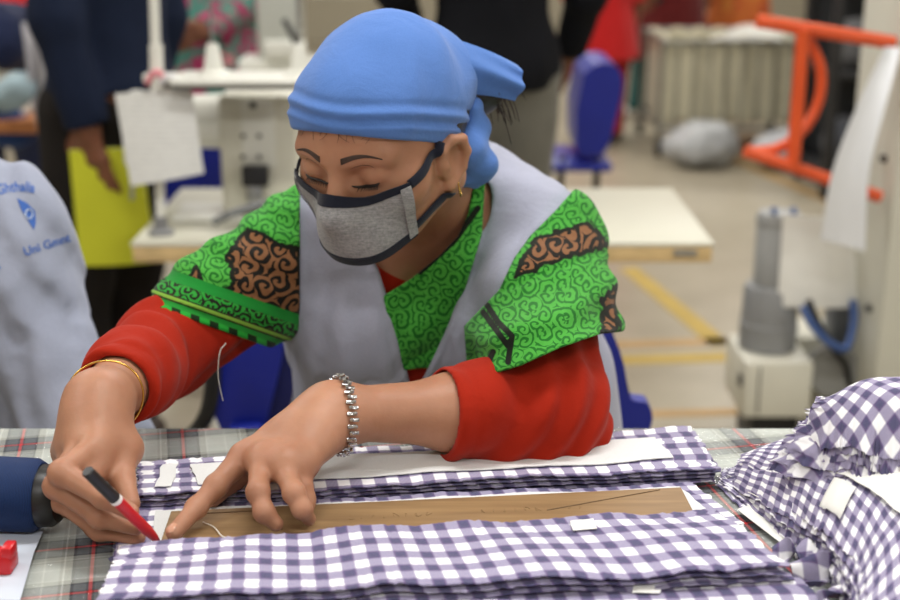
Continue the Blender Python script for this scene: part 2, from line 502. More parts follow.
torso = SDF()
torso.ell((-.03, 1.46, .985), (.155, .105, .15), k=.03)
torso.ell((-.02, 1.47, .84), (.15, .115, .17), k=.06)
torso.cap(P(450, 212, 1.43), P(532, 240, 1.41), .055, .047, k=.05)
torso.cap(P(420, 222, 1.43), P(312, 258, 1.41), .055, .050, k=.05)
torso.ell((-.095, 1.37, .965), (.068, .06, .066), k=.05)
torso.ell((.045, 1.365, .965), (.068, .06, .066), k=.05)

head = SDF()
def hell(c, r, k=.012, op='u'): head.ell(L(*c), r, HR, k, op)
def hcap(a, b, ra, rb, k=.01, op='u', **kw): head.cap(L(*a), L(*b), ra, rb, k, op, **kw)
hell((0, -.012, .020), (.071, .089, .078), .02)
hell((0, .030, .022), (.063, .058, .058), .02)
hell((0, .042, -.045), (.054, .046, .062), .03)
for s in (-1, 1):
    hell((.040*s, .050, -.026), (.028, .028, .026), .02)
    hcap((.053*s, -.008, -.052), (0.012*s, .064, -.079), .021, .016, .025)
    hcap((.012*s, .083, .012), (.046*s, .070, .013), .009, .008, .014)
hell((0, .072, -.079), (.019, .017, .016), .015)
hcap((0, .084, .004), (0, .106, -.036), .0075, .0115, .010)
for s in (-1, 1): hell((.0125*s, .094, -.040), (.0085, .011, .0085), .006)
for s in (-1, 1): hell((.032*s, .094, -.004), (.0185, .014, .0105), .012, 's')
for s in (-1, 1): hell((.032*s, .0715, -.005), (.0165, .0145, .0125), .004)
hcap((-.018, .085, -.066), (.018, .085, -.066), .0055, .0055, .006)
hcap((-.015, .084, -.073), (.015, .084, -.073), .006, .006, .006)
for s in (-1, 1):       # ears
    ear = SDF()
    A = lambda f, u, o: L((.0655+o)*s, f+.014, (u-.004)*.84-.020)
    pts = [A(.004, -.002, .002), A(.002, .016, .006), A(-.010, .024, .011), A(-.022, .018, .015), A(-.026, 0, .015), A(-.020, -.018, .011), A(-.010, -.028, .006)]
    ear.chain(pts, [.0035, .0045, .005, .005, .0045, .0042, .005], k=.003)
    ear.ell(A(-.004, -.031, .004), (.006, .0075, .008), HR, .004)
    ear.ell(A(-.010, -.001, .004), (.007, .018, .025), HR, .004)
    ear.ell(A(-.009, -.002, .012), (.0055, .009, .014), HR, .004, 's')
    ear.cap(A(.003, -.010, .001), A(.001, -.004, .006), .0045, .004, .003)
    head.group(ear, .006)
neck = SDF()
neck.cap(L(.004, -.030, -.045), nb+V(0, .005, 0), .052, .053, .02)
neck.cap(nb, P(395, 262, 1.375), .045, .03, .04)

def hand(wr, mcps, fingers, thumb, up, rw=(.024, .70)):
    h = SDF(); palm = SDF()
    mc = np.array(mcps); cen = mc.mean(0)
    for i, m in enumerate(mcps):
        w = wr+(m-cen)*.42
        palm.cap(w, m, .0140, .0115, .016)
    if up is not None: palm.cap(up[0], up[1], .016, .011, .014)
    for i in range(3): palm.cap(mcps[i]*.93+wr*.07, mcps[i+1]*.93+wr*.07, .0105, .0105, .012)
    palm.cap(wr*.45+mcps[0]*.55, thumb[1], .013, .0115, .018)
    palm.cap(wr*.75+mcps[0]*.25, thumb[1], .016, .0125, .018)
    h.group(palm, .01)
    for i, (f, rr) in enumerate(fingers):
        g = SDF(); pts = [mcps[i]]+list(f)
        g.chain(pts, rr, k=.004)
        for j, p in enumerate(pts[1:-1]): g.ell(p, (rr[j+1]*1.05,)*3, k=.005)
        h.group(g, .005 if i == 0 else .004)
    g = SDF(); g.chain(thumb, [.0145, .0105, .0098, .0075], k=.005); h.group(g, .008)
    return h
# her right hand grips the pen
mR = [P(96, 447, 1.005), P(82, 446, 1.015), P(72, 448, 1.03), P(66, 452, 1.045)]
handR = hand(wrR, mR, [
    ([P(62, 473, .957), P(104, 497, .94), P(131, 512, .936)], [.0112, .0098, .0082, .0066]),
    ([P(57, 486, .966), P(100, 517, .95), P(136, 527, .948)], [.0112, .0098, .0082, .0068]),
    ([P(62, 500, .982), P(100, 530, .962), P(138, 537, .957)], [.0108, .0092, .0078, .0065]),
    ([P(66, 505, 1.0), P(95, 528, .985), P(120, 532, .975)], [.0098, .0082, .007, .006])],
    [P(108, 425, 1.045), P(124, 449, 1.03), P(123, 481, .995), P(131, 504, .968)], (P(104, 452, 1.015), P(88, 478, .975)))
# her left hand is spread on the template
mL = [P(243, 458, 1.025), P(261, 463, 1.003), P(283, 467, .992), P(298, 470, .995)]
handL = hand(wrL, mL, [
    ([P(216, 486, .995), P(196, 508, .975), PZ(174, 533, .922)], [.0115, .0088, .0078, .0066]),
    ([P(258, 492, .968), P(264, 512, .955), PZ(276, 524, .924)], [.0100, .0084, .0074, .0062]),
    ([P(294, 493, .962), P(302, 509, .955), PZ(309, 519, .924)], [.0098, .0080, .0070, .0058]),
    ([P(301, 487, .985), P(305, 500, .98), P(307, 508, .975)], [.0098, .0085, .0075, .006])],
    [P(296, 440, 1.06), P(262, 458, 1.055), P(232, 480, 1.04), P(212, 499, 1.02)], None)

armR = SDF(); armR.chain([shR, elR], [.045, .034], k=.02)
armR.chain([elR, elR*.5+wrR*.5, wrR], [.035, .031, .0238], k=.03)
armR.cap(wrR, wrR*.6+np.mean(mR, 0)*.4, .0235, .021, .02)
armL = SDF(); armL.chain([shL, elL], [.050, .040], k=.02)
armL.chain([elL, elL*.6+wrL*.4, wrL], [.038, .0315, .0228], k=.03)
armL.cap(wrL, wrL*.6+np.mean(mL, 0)*.4, .024, .020, .02)
body = SDF()
body.group(torso, .02); body.group(neck, .03); body.group(head, .018)
body.group(armR, .03); body.group(handR, .02); body.group(armL, .03); body.group(handL, .02)
HB = 0.0017
bv, bf = body.surf((-.40, .89, .875), (.24, 1.60, 1.325), HB, lambda p, d: smax(d, .885-p[:, 2], .004), 1)
link('body', np_mesh('body', bv, bf), M_SKIN, woman)
def on_face(pts, off=0.0):
    """carry head-frame points straight onto the skin"""
    return body.project(h2w(pts), off)

# ---- eyes, brows, hair
for s in (-1, 1):
    x = np.linspace(-1, 1, 15)
    lash = on_face(np.stack([s*(.032+.0145*x), np.full(15, .092), -.0105-.0035*(1-x*x)], 1), .0006)
    bm = bmesh.new(); b_tube(bm, lash, .0017*np.sqrt(np.clip(1.05-x*x, .05, 1)), 8)
    for i in range(2, 13):
        p0 = lash[i]; p1 = p0+D((s*.0022*x[i], .0035, -.0035))
        b_tube(bm, [p0, p0*.5+p1*.5-D((0, 0, .0006)), p1], [.0006, .0004, .0002], 5)
    link('eyelashes', bm_mesh(bm, 'eyelashes', True), M_HAIR, woman)
    crease = on_face(np.stack([s*(.032+.0145*x), np.full(15, .092), .0035+.004*(1-x*x)], 1), -.0002)
    link('eyelid_crease', bm_mesh((lambda b: (b_tube(b, crease, .0006*np.sqrt(np.clip(1.05-x*x, .05, 1)), 6), b)[1])(bmesh.new()), 'eyelid_crease', True), plain('lid_shade', (96, 58, 42), .6), woman)
    bm = bmesh.new(); xb = np.linspace(0, 1, 20)
    for q in range(5):
        o = (q-2)/2
        br = on_face(np.stack([s*(.012+.044*xb), np.full(20, .095), .0165+.0085*np.sin(xb*2.5)-.004*xb+o*.0024*(1-.75*xb)], 1), .0002)
        b_tube(bm, br, .0008*(1-.75*xb)+.0001, 6)
    link('eyebrow', bm_mesh(bm, 'eyebrow', True), M_BROW, woman)
hair = SDF()
hair.ell(L(0, -.014, .014), (.0755, .090, .077), HR, .02)
hair.ell(L(.042, -.104, .0), (.036, .030, .036), HR, .02)
def hair_clip(p, d):
    q = w2h(p); l, f, u = np.abs(q[:, 0]), q[:, 1], q[:, 2]
    line = np.where(f > .03, .058-.6*(.09-f)*.5, -.015+1.0*(f-.0)*1.3)
    line = np.where((f > -.006) & (f < .030), -.006+.9*np.abs(f-.012), line); line = np.where(f < -.012, -.06, line)
    return smax(d, (line-u)*.7, .004)+.0012*wob(p, 260, 3)
hv, hfc = hair.surf(L(0, 0, 0)-.17, L(0, 0, 0)+.17, .0025, hair_clip)
hob = link('hair', np_mesh('hair', hv, hfc), M_HAIR, woman)
bm = bmesh.new()
for i in range(14):     # wisps out of the scarf's edge and round the bun
    l0 = RNG.uniform(-.05, .066); f0 = math.sqrt(max(.0, 1-(l0/.074)**2))*.082+.004
    n = 8; t_ = np.linspace(0, 1, n)
    ln = RNG.uniform(.004, .011); cv = RNG.uniform(-.010, .012)
    pts = np.stack([l0+cv*t_*t_, np.full(n, f0), .040-.62*(.09-f0)*.6-ln*t_+.004], 1)
    b_tube(bm, on_face(pts, .0008), .00028*(1-.6*t_), 5)
for i in range(40):
    a0 = L(RNG.uniform(.045, .08), -.10+RNG.uniform(-.03, .02), RNG.uniform(-.02, .02))
    dv = D((RNG.uniform(-.2, .7), RNG.uniform(-1, -.1), RNG.uniform(-1.2, .1)))*RNG.uniform(.012, .03)
    t_ = np.linspace(0, 1, 8)[:, None]; b_tube(bm, a0+dv*t_-V(0, 0, .022)*t_*t_, (.0005), 5)
link('stray_hair', bm_mesh(bm, 'stray_hair', True), M_HAIR, hob)['kind'] = 'stuff'

# ---- headscarf
scarf = SDF()
scarf.ell(L(0, -.010, .024), (.0765, .091, .077), HR, .02)
scarf.ell(L(.004, -.020, .032), (.060, .062, .068), HR, .03)
scarf.ell(L(0, .038, .036), (.067, .052, .052), HR, .02)
scarf.ell(L(.012, -.072, .016), (.048, .036, .046), HR, .03)
def scarf_shape(p, d):
    q = w2h(p); w = q[:, 2]-.60*q[:, 1]+.013
    w2 = w+.006*np.sin(q[:, 0]*34+1)
    d = d-.0022*np.exp(-((w2-.030)/.004)**2)-.0016*np.exp(-((w2-.014)/.003)**2)+.0016*np.exp(-((w2-.022)/.003)**2)+.0014*np.exp(-((w2-.040)/.004)**2)
    fold = np.sin(q[:, 2]*70+q[:, 1]*75+2.2*np.sin(q[:, 0]*22))
    d = d+.0026*fold*np.clip((-q[:, 1]+.02)*14, 0, 1)*np.clip(q[:, 2]*20, 0, 1)+.0022*wob(p, 48, 4)+.0008*wob(p, 120, 1)
    return smax(d, -(w-.002), .003)
sv, sf = scarf.surf(L(0, 0, .03)-.19, L(0, 0, .03)+.19, .002, scarf_shape)
sc_o = link('headscarf', np_mesh('headscarf', sv, sf), M_BLUE, woman)
def flap(name, A, B, wa, wb, across, bow, waves, n=(28, 20), th=.002, m=M_BLUE, par=None, curl=0.0):
    A, B = np.asarray(A), np.asarray(B); ax = unit(B-A); ac = unit(across-ax*np.dot(across, ax)); nn = np.cross(ax, ac)
    s = np.linspace(0, 1, n[0])[:, None]; c = np.linspace(-1, 1, n[1])[None]
    w = wa+(wb-wa)*s
    G = A+(B-A)*s[..., None]+ac*(c*w)[..., None]+nn*(bow*(1-c*c)+waves*np.sin(c*6+s*3)*s+curl*np.abs(c)*s)[..., None]
    G = G+V(0, 0, -1)*(.010*(s*s))[..., None]
    return solid_sheet(name, G, th, m, par or woman)
kn = P(462, 74, 1.31)
tl = flap('scarf_tail', P(446, 66, 1.30), P(517, 74, 1.33), .027, .017, V(.1, .2, 1), .016, .004, par=sc_o)
tl2 = flap('scarf_tail', P(448, 64, 1.325), P(516, 70, 1.35), .026, .015, V(.1, .2, 1), .012, .003, par=sc_o)
knot = SDF()
knot.chain([P(472, 108, 1.31), P(474, 128, 1.315), P(470, 150, 1.30)], [.012, .014, .016], k=.012)
knot.chain([P(470, 150, 1.30), P(480, 165, 1.31), P(474, 182, 1.32)], [.014, .015, .008], k=.012)
knot.chain([P(466, 152, 1.295), P(462, 172, 1.31), P(455, 182, 1.32)], [.012, .011, .006], k=.012)
kv, kf = knot.surf(P(470, 150, 1.3)-.09, P(470, 150, 1.3)+.09, .002, lambda p, d: d+.002*wob(p, 140, 2))
link('scarf_knot', np_mesh('scarf_knot', kv, kf), M_BLUE, sc_o)

# ---- face mask
mb = SDF()
mb.ell(L(0, .036, -.05), (.058, .056, .066), HR, .02)
mb.cap(L(0, .078, .004), L(0, .104, -.036), .010, .013, .03)
mb.ell(L(0, .086, -.068), (.026, .014, .022), HR, .03)
mb.ell(L(0, .068, -.079), (.024, .020, .018), HR, .03)
for s in (-1, 1): mb.cap(L(.056*s, -.008, -.055), L(.012*s, .064, -.079), .022, .017, .03); mb.ell(L(.040*s, .050, -.026), (.028, .028, .026), HR, .02)
MO = V(0, .012, -.048)
def cast(phi, psi, off):
    d = np.stack([np.sin(phi)*np.cos(psi), np.cos(phi)*np.cos(psi), np.sin(psi)], -1).reshape(-1, 3)
    dw = d@HR.T; o = h2w(MO); r = np.full(len(d), .19)
    for _ in range(60):
        p = o+dw*r[:, None]; e = np.minimum(head.val(p)-.0012, mb.val(p))-off
        r = r-e*.7
    return (o+dw*r[:, None]).reshape(*np.shape(phi), 3)
PHI = .85
def edges(phi):
    a = np.abs(phi)/PHI
    top = np.radians(17)+np.radians(3)*a**2-np.radians(3)*np.exp(-((np.abs(phi)-.35)/.2)**2)
    bot = np.radians(-23)+np.radians(4)*a**2
    return top, bot
ph = np.linspace(-PHI, PHI, 61); s_ = np.linspace(0, 1, 34)
t0, b0 = edges(ph)
PSI = t0[:, None]+(b0-t0)[:, None]*s_[None]
G = cast(np.repeat(ph[:, None], 34, 1), PSI, .0032)
msk = solid_sheet('face_mask', G[:, ::-1], .0022, M_MASK, woman)
def band(name, phis, lo, hi, off, m, n=6, th=.0016):
    w = np.linspace(0, 1, n)[None]; a = np.asarray(lo)[:, None]+(np.asarray(hi)-np.asarray(lo))[:, None]*w
    g = cast(np.repeat(np.asarray(phis)[:, None], n, 1), a, off)
    return solid_sheet(name, g, th, m, msk)
band('top_binding', ph, t0-.035, t0+.075*(1-.55*(np.abs(ph)/PHI)), .0040, M_TRIM)
band('bottom_binding', ph, b0-.05, b0+.06, .0042, M_TRIM)
for s in (-1, 1):
    pe = np.linspace(PHI*.86, PHI*1.0, 5)*s; te, be = edges(pe); v = np.linspace(0, 1, 26)
    g = cast(np.repeat(pe[:, None], 26, 1), te[:, None]+(be-te)[:, None]*v[None], .0046)
    solid_sheet('side_hem', g, .0012, M_MASK, msk)
    pl = np.full(26, PHI*.87*s); tl_, bl_ = edges(pl)
    link('seam', bm_mesh((lambda b: (b_tube(b, cast(pl, tl_+(bl_-tl_)*v, .0052), .0005, 5), b)[1])(bmesh.new()), 'seam', True), plain('seam_thread', (96, 97, 102), .9), msk)
    # ear loops
    tp, bp = edges(np.array([PHI*s]))
    a = w2h(cast(np.array([PHI*s]), tp, .004)); b = w2h(cast(np.array([PHI*s]), bp, .004))
    e1 = np.array([.070*s, .014, -.002]); e2 = np.array([.068*s, .010, -.056])
    for nm, p0, p1, wd in (('ear_loop', a[0], e1, .0048), ('ear_loop', b[0], e2, .0055)):
        tt = np.linspace(0, 1, 24)[:, None]; ln = p0+(p1-p0)*tt; ln[:, 0] *= 1+.10*np.sin(math.pi*tt[:, 0])
        q = body.project(h2w(ln), .0022); gn = body.grad(q)
        bm = bmesh.new(); b_tube(bm, q, wd, 10, .28, gn); link(nm, bm_mesh(bm, nm, True), M_TRIM, msk)

# ---- red tunic
tun = SDF(); tun.group(torso, .02)
def clip_plane(p, d, c, n, k=.004): return smax(d, (p-c)@n, k)
cufL = elL*.50+wrL*.50; axL = unit(wrL-elL)
cufR = elR*.24+wrR*.76; axR = unit(wrR-elR)
slR = SDF(); slR.chain([shR*.65+elR*.35, elR, elR*.5+wrR*.5, cufR+axR*.05], [.053, .0435, .0385, .0350], k=.02)
slL = SDF(); slL.chain([shL*.42+elL*.58, elL+V(.004, 0, 0), cufL+axL*.05], [.058, .0545, .0385], k=.02)
def sleeve(sd, el, cuf, ax, lo, hi, seed, cav):
    def post(p, d):
        t = (p-cuf)@ax
        fold = np.sin((p@unit(ax+V(.25, .1, .5)))*170+4.5*wob(p, 24, seed))
        near = np.exp(-((np.linalg.norm(p-el, axis=1))/.085)**2)
        d = d+.0034*fold*(.35+near)+.0028*wob(p, 60, seed)+.0012*wob(p, 130, seed+2)
        d = d-.0012*np.exp(-((t+.006)/.004)**2)+.0011*np.exp(-((t+.016)/.0025)**2)
        d = smax(d, t+.05*((p-cuf)@V(.1, 0, .6))*.5, .002)
        return smax(d, -smax(cav.val(p)-.0015, -(t+.012), .002), .002)
    return sd.surf(lo, hi, .0022, post)
v1, f1 = sleeve(slR, elR, cufR, axR, np.minimum(shR, np.minimum(elR, cufR))-.08, np.maximum(shR, np.maximum(elR, cufR))+.08, 1, armR)
v2, f2 = sleeve(slL, elL, cufL, axL, np.minimum(shL, np.minimum(elL, cufL))-.08, np.maximum(shL, np.maximum(elL, cufL))+.08, 2, armL)
NECKLINE = [(352, 235), (368, 252), (384, 264), (405, 270), (428, 264), (450, 248), (470, 232), (480, 150), (340, 150)]
def tunic_post(p, d):
    d = d-.005+.0012*wob(p, 60, 1)
    front = poly_sd(scr(p), NECKLINE)/1000
    nk = np.where(scr(p)[:, 1] < 262, neck.val(p)-.004, .05)
    d = np.where(scr(p)[:, 1] < 262, d, np.minimum(d, smax(neck.val(p)-.006, .93-p[:, 2], .003)))
    return smax(smax(d, -front, .003), -nk, .002)
v3, f3 = tun.surf((-.25, 1.28, .70), (.20, 1.62, 1.19), .0032, tunic_post)
tun_o = link('tunic', np_mesh('tunic', v3, f3), M_RED, woman)
link('sleeve', np_mesh('sleeve', v1, f1), M_RED, tun_o); link('sleeve', np_mesh('sleeve', v2, f2), M_RED, tun_o)
hips = SDF()
hips.ell((-.02, 1.52, .70), (.18, .15, .13), k=.05)
for s in (-1, 1):
    hips.cap((-.02+.09*s, 1.50, .68), (-.02+.11*s, 1.16, .66), .092, .068, .05)
    hips.cap((-.02+.11*s, 1.16, .66), (-.02+.12*s, 1.20, .10), .066, .05, .03)
v4, f4 = hips.surf((-.25, 1.02, .04), (.22, 1.70, .86), .008, lambda p, d: smax(d+.004*wob(p, 40, 3), .05-p[:, 2], .004))
link('trousers', np_mesh('trousers', v4, f4), cloth('dark_green_cotton', (40, 78, 46)), woman)
for s in (-1, 1):
    sh = SDF(); sh.cap((-.02+.12*s, 1.21, .035), (-.02+.13*s, 1.04, .026), .036, .032, n=(0, 0, 1), fl=.7)
    a_, b_ = sh.surf((-.25, .96, -.01), (.22, 1.28, .09), .004, lambda p, d: smax(d, .002-p[:, 2], .002))
    link('shoe', np_mesh('shoe', a_, b_), plain('black_sandal', (34, 28, 26), .5), woman)

# ---- vest apron, open in a V over the shawl
PA = [(296, 178), (322, 178), (352, 225), (378, 268), (388, 300), (402, 352), (412, 392), (412, 470), (296, 470), (284, 360), (283, 290), (288, 222)]
PB = [(482, 120), (560, 120), (580, 196), (558, 214), (532, 236), (515, 272), (497, 318), (476, 362), (466, 392), (462, 470), (404, 470), (416, 392), (437, 350), (450, 320), (466, 270), (479, 222), (483, 175)]
def vest_post(p, d):
    q = scr(p)
    fold = np.sin(q[:, 0]*.16+2.2*wob(p, 22, 5))*np.clip((1.06-p[:, 2])*6, 0, 1)
    d = d-.0165+.0034*fold+.0030*wob(p, 58, 6)+.0010*wob(p, 130, 2)
    pd = np.minimum(poly_sd(q, PA), poly_sd(q, PB))/1000
    d = d-.0010*np.exp(-((pd+.004)/.002)**2)+.0010*np.exp(-((pd+.0095)/.0016)**2)
    pd = np.where(p[:, 1] > 1.45, np.minimum(pd, 1.45-p[:, 1]+.0), pd)
    d = smax(d, pd, .003)
    d = smax(d, .012-neck.val(p), .004)
    return np.where(p[:, 1] > 1.45, smax(d, -np.minimum(armR.val(p)-.03, armL.val(p)-.03), .004), d)
vs_ = SDF(); vs_.group(torso, .02); vs_.cap(shL, shL*.72+elL*.28, .050, .047, .03); vs_.cap(shR, shR*.8+elR*.2, .048, .046, .03)
v5, f5 = vs_.surf((-.25, 1.26, .70), (.20, 1.63, 1.20), .0026, vest_post)
vest = link('vest', np_mesh('vest', v5, f5), M_VEST, woman)
sk = SDF(); sk.ell(P(574, 395, 1.45), (.042, .07, .12), k=.02); sk.ell(P(548, 440, 1.47), (.085, .09, .10), k=.05)
v6, f6 = sk.surf(P(588, 420, 1.45)-.22, P(588, 420, 1.45)+.22, .004, lambda p, d: d+.004*np.sin(p[:, 0]*120+3*wob(p, 20, 2)))
link('vest_side', np_mesh('vest_side', v6, f6), M_VEST, vest)

# ---- green shawl: over both upper arms and crossed at the neck
def shawl_attrs(v, brown_polys, hem_c=None, hem_n=None, stripes=()):
    q = scr(v); A = {'pu': q[:, 0]/1000, 'pv': q[:, 1]/1000}
    b = np.full(len(v), .1)
    for pl in brown_polys: b = np.minimum(b, poly_sd(q, pl)/1000)
    A['brown'] = b
    A['border'] = np.full(len(v), .2) if hem_c is None else ((q-np.asarray(hem_c))@np.asarray(hem_n))/1000
    st = np.full(len(v), .1)
    for a, c in stripes:
        a, c = np.asarray(a, float), np.asarray(c, float); e = c-a; t = np.clip(((q-a)@e)/(e@e), 0, 1)
        st = np.minimum(st, np.linalg.norm(q-a-t[:, None]*e, axis=1)/1000)
    A['stripe'] = st
    return A
# her right arm
gR = SDF(); gR.chain([shR+V(.02, .0, .006), shR*.45+elR*.55, elR+unit(elR-shR)*.04], [.074, .058, .044], k=.03)
HEMR = (np.array((160., 309)), unit(V(44, -125, 0))[:2])
def gR_post(p, d):
    q = scr(p); b = ((q-HEMR[0])@HEMR[1])/1000
    d = d+.0018*np.sin(b*210+2.0*wob(p, 26, 7))+.002*wob(p, 60, 8)-.0022*np.exp(-((b-.0142)/.002)**2)
    e = np.where(p[:, 1] < 1.5, -b, d)
    return smax(smax(d, e, .003), q[:, 0]/1000-.300, .003)
v7, f7 = gR.surf(np.minimum(shR, elR)-.10, np.maximum(shR, elR)+.10, .0022, gR_post)
brR = [[(228, 256), (248, 228), (268, 238), (300, 250), (300, 350), (250, 338), (214, 306), (224, 290), (236, 284)], [(158, 296), (174, 284), (196, 270), (202, 282), (184, 298), (162, 312)]]
shawl = link('shawl', np_mesh('shawl', v7, f7, attrs=shawl_attrs(v7, brR, HEMR[0], HEMR[1])), M_SHAWL, woman)
# her left arm
gL = SDF(); gL.chain([shL+V(.012, 0, .006), shL*.5+elL*.5+V(.006, 0, .0), elL+V(.002, .0, .03)], [.069, .066, .062], k=.03)
gL.ell(P(505, 318, 1.285), (.040, .030, .062), k=.05)
HEML = [(468, 384), (480, 378), (520, 366), (560, 348), (600, 334), (640, 330), (640, 180), (582, 180), (556, 210), (530, 236), (514, 258), (499, 290), (464, 326)]
def gL_post(p, d):
    q = scr(p); x = q[:, 0]-.35*(q[:, 1]-300)
    d = d+.0042*np.sin((q[:, 1]+.42*q[:, 0])*.125+1.6*wob(p, 24, 9))*np.clip((q[:, 1]-225)/40, .25, 1)+.002*wob(p, 55, 2)
    step_ = np.clip((q[:, 1]-(292-.38*(q[:, 0]-500)))/5, 0, 1)
    d = d-.004*step_
    return smax(d, poly_sd(q, HEML)/1000, .003)
v8, f8 = gL.surf(np.minimum(shL, elL)-.11, np.maximum(shL, elL)+.11, .0022, gL_post)
brL = [[(515, 278), (524, 256), (536, 240), (560, 232), (588, 222), (604, 240), (606, 246), (575, 254), (545, 264)], [(602, 300), (616, 286), (618, 330), (604, 334)]]
stL = [((487, 305), (498, 322)), ((498, 322), (512, 336)), ((483, 312), (508, 346)), ((512, 336), (508, 362)), ((493, 352), (481, 378))]
link('shawl_end', np_mesh('shawl_end', v8, f8, attrs=shawl_attrs(v8, brL, stripes=stL)), M_SHAWL, shawl)
# at the neck
nk = SDF(); nk.group(torso, .02); nk.cap(P(478, 200, 1.375), P(450, 250, 1.34), .028, .03, .03); nk.cap(P(450, 250, 1.34), P(405, 305, 1.335), .03, .022, .03); nk.cap(P(478, 200, 1.375), P(470, 190, 1.44), .028, .03, .03)
NP = [(486, 168), (482, 235), (462, 300), (458, 352), (446, 430), (408, 420), (396, 345), (386, 312), (383, 296), (412, 278), (440, 255), (458, 236), (468, 214), (472, 190)]
def nk_post(p, d):
    q = scr(p)
    d = d-.0115+.003*np.sin((q[:, 0]*.8+q[:, 1]*.55)*.13+1.5*wob(p, 25, 1))+.0015*wob(p, 60, 5)
    return smax(smax(d, poly_sd(q, NP)/1000, .003), .006-neck.val(p)*1.0, .003) if False else smax(d, poly_sd(q, NP)/1000, .003)
v9, f9 = nk.surf((-.16, 1.22, .92), (.16, 1.50, 1.20), .0022, nk_post)
link('shawl_fold', np_mesh('shawl_fold', v9, f9, attrs=shawl_attrs(v9, [], stripes=[((478, 208), (455, 240)), ((455, 240), (420, 272))])), M_SHAWL, shawl)

# ---- jewellery and nails
M_GOLD = plain('gold', (214, 170, 84), .25, 1.0, var=.05); M_SILVER = plain('silver', (196, 196, 198), .25, 1.0, var=.15, scale=300)
def ring_about(sd, c, ax, off, n=48, tilt=V(0, 0, 0)):
    ax = unit(ax+tilt); e1 = unit(np.cross(ax, V(.3, .2, 1))); e2 = np.cross(ax, e1); a = np.linspace(0, 2*math.pi, n, endpoint=False)
    d = np.cos(a)[:, None]*e1+np.sin(a)[:, None]*e2; r = np.full(n, .08)
    for _ in range(40): r = r-(sd.val(c+d*r[:, None])-off)*.7
    return c+d*r[:, None], d
bg, dd = ring_about(armR, wrR*.90+elR*.10, wrR-elR, .0045, tilt=V(.1, -.25, .1))
tubeobj('bangle', bg, .0009, M_GOLD, woman, 8, closed=True)
br, dd = ring_about(body, wrL*.97+elL*.03, wrL-elL, .0026, 44)
bm = bmesh.new(); axb = unit(wrL-elL)
for i in range(44):
    t_ = unit(br[(i+1) % 44]-br[i-1]); R = Matrix((axb, t_, dd[i])).transposed().to_3x3()
    sgn = .0011*(-1)**i
    b_box(bm, br[i]+axb*sgn, (.0085, .0032, .0026), R, .0006)
    bmesh.ops.create_icosphere(bm, subdivisions=1, radius=.0022, matrix=Matrix.Translation(br[i]+dd[i]*.0014-axb*sgn*1.6))
link('bracelet', bm_mesh(bm, 'bracelet', True, 40), M_SILVER, woman)
ec = L(.0735, .002, -.057); a = np.linspace(0, 2*math.pi, 28, endpoint=False)
tubeobj('earring', ec+np.cos(a)[:, None]*D((.0035, .0060, 0))+np.sin(a)[:, None]*D((0, 0, .0095)), .0008, M_GOLD, woman, 8, closed=True)
M_NAIL = plain('nail', (192, 142, 116), .25, var=.04)
def nail(sd, c, ax, w, ln):
    q = sd.project(np.array([c]), 0)[0]; n = sd.grad(q[None])[0]; ax = unit(ax-n*np.dot(ax, n)); b = np.cross(n, ax)
    u = np.linspace(-1, 1, 9); G = np.array([[q+ax*ln*i*math.sqrt(max(0.05, 1-.35*j*j))+b*w*j for j in u] for i in u])
    G = sd.project(G.reshape(-1, 3), .0005).reshape(9, 9, 3)
    solid_sheet('fingernail', G, .0007, M_NAIL, woman)
for base, tip, sd in ((P(196, 508, .975), PZ(174, 533, .922), handL),):
    ax = tip-base; nail(sd, tip-unit(ax)*.001+V(-.004, -.004, .009), ax, .0048, .0055)
# ================================================================== the work table and what lies on it
def mk_gingham(name, per=.0208, tint=(136, 135, 168), edge=(140, 132, 166), dark=(54, 50, 92)):
    t = NT(name); u, v = t.uv()
    wn = t.n('ShaderNodeTexNoise', Scale=9, Detail=3, Vector=t.n('ShaderNodeTexCoord').outputs['UV']).outputs[0]
    def stripe(x):
        x = t.math('ADD', x, t.math('MULTIPLY', t.math('SUBTRACT', wn, .5), .004))
        f = t.math('FRACT', t.math('DIVIDE', x, per))
        d = t.math('ABSOLUTE', t.math('SUBTRACT', f, .5))       # 0 at stripe centre
        m = t.math('SUBTRACT', 1.0, step(t, d, .25, .03))
        e = step(t, d, .19, .04)
        fine = t.math('MULTIPLY', step(t, t.math('SINE', t.math('MULTIPLY', x, 6283/1.15)), .0, .6), .18)
        return t.math('MULTIPLY', m, t.math('SUBTRACT', 1.0, fine)), e
    su, eu = stripe(u); sv, ev = stripe(v)
    col = t.mix(t.math('MAXIMUM', su, sv), (.90, .90, .93, 1), t.mix(t.math('MAXIMUM', eu, ev), lin(*tint), lin(*edge)))
    col = t.mix(t.math('MULTIPLY', su, sv), col, t.mix(t.math('MAXIMUM', eu, ev), lin(*dark), lin(92, 66, 118)))
    fz = t.n('ShaderNodeTexNoise', Scale=900, Detail=2, Vector=t.n('ShaderNodeTexCoord').outputs['UV']).outputs[0]
    b1 = t.bump(t.noise(34, 4, .55, dist=.5), .3, .004)
    q = t.n('ShaderNodeBump', Strength=.2, Distance=.0005, Height=fz, Normal=b1)
    t.bsdf(col, .92, 0, q.outputs[0], Sheen_Weight=.1)
    return t.m
M_GING = mk_gingham('purple_gingham')
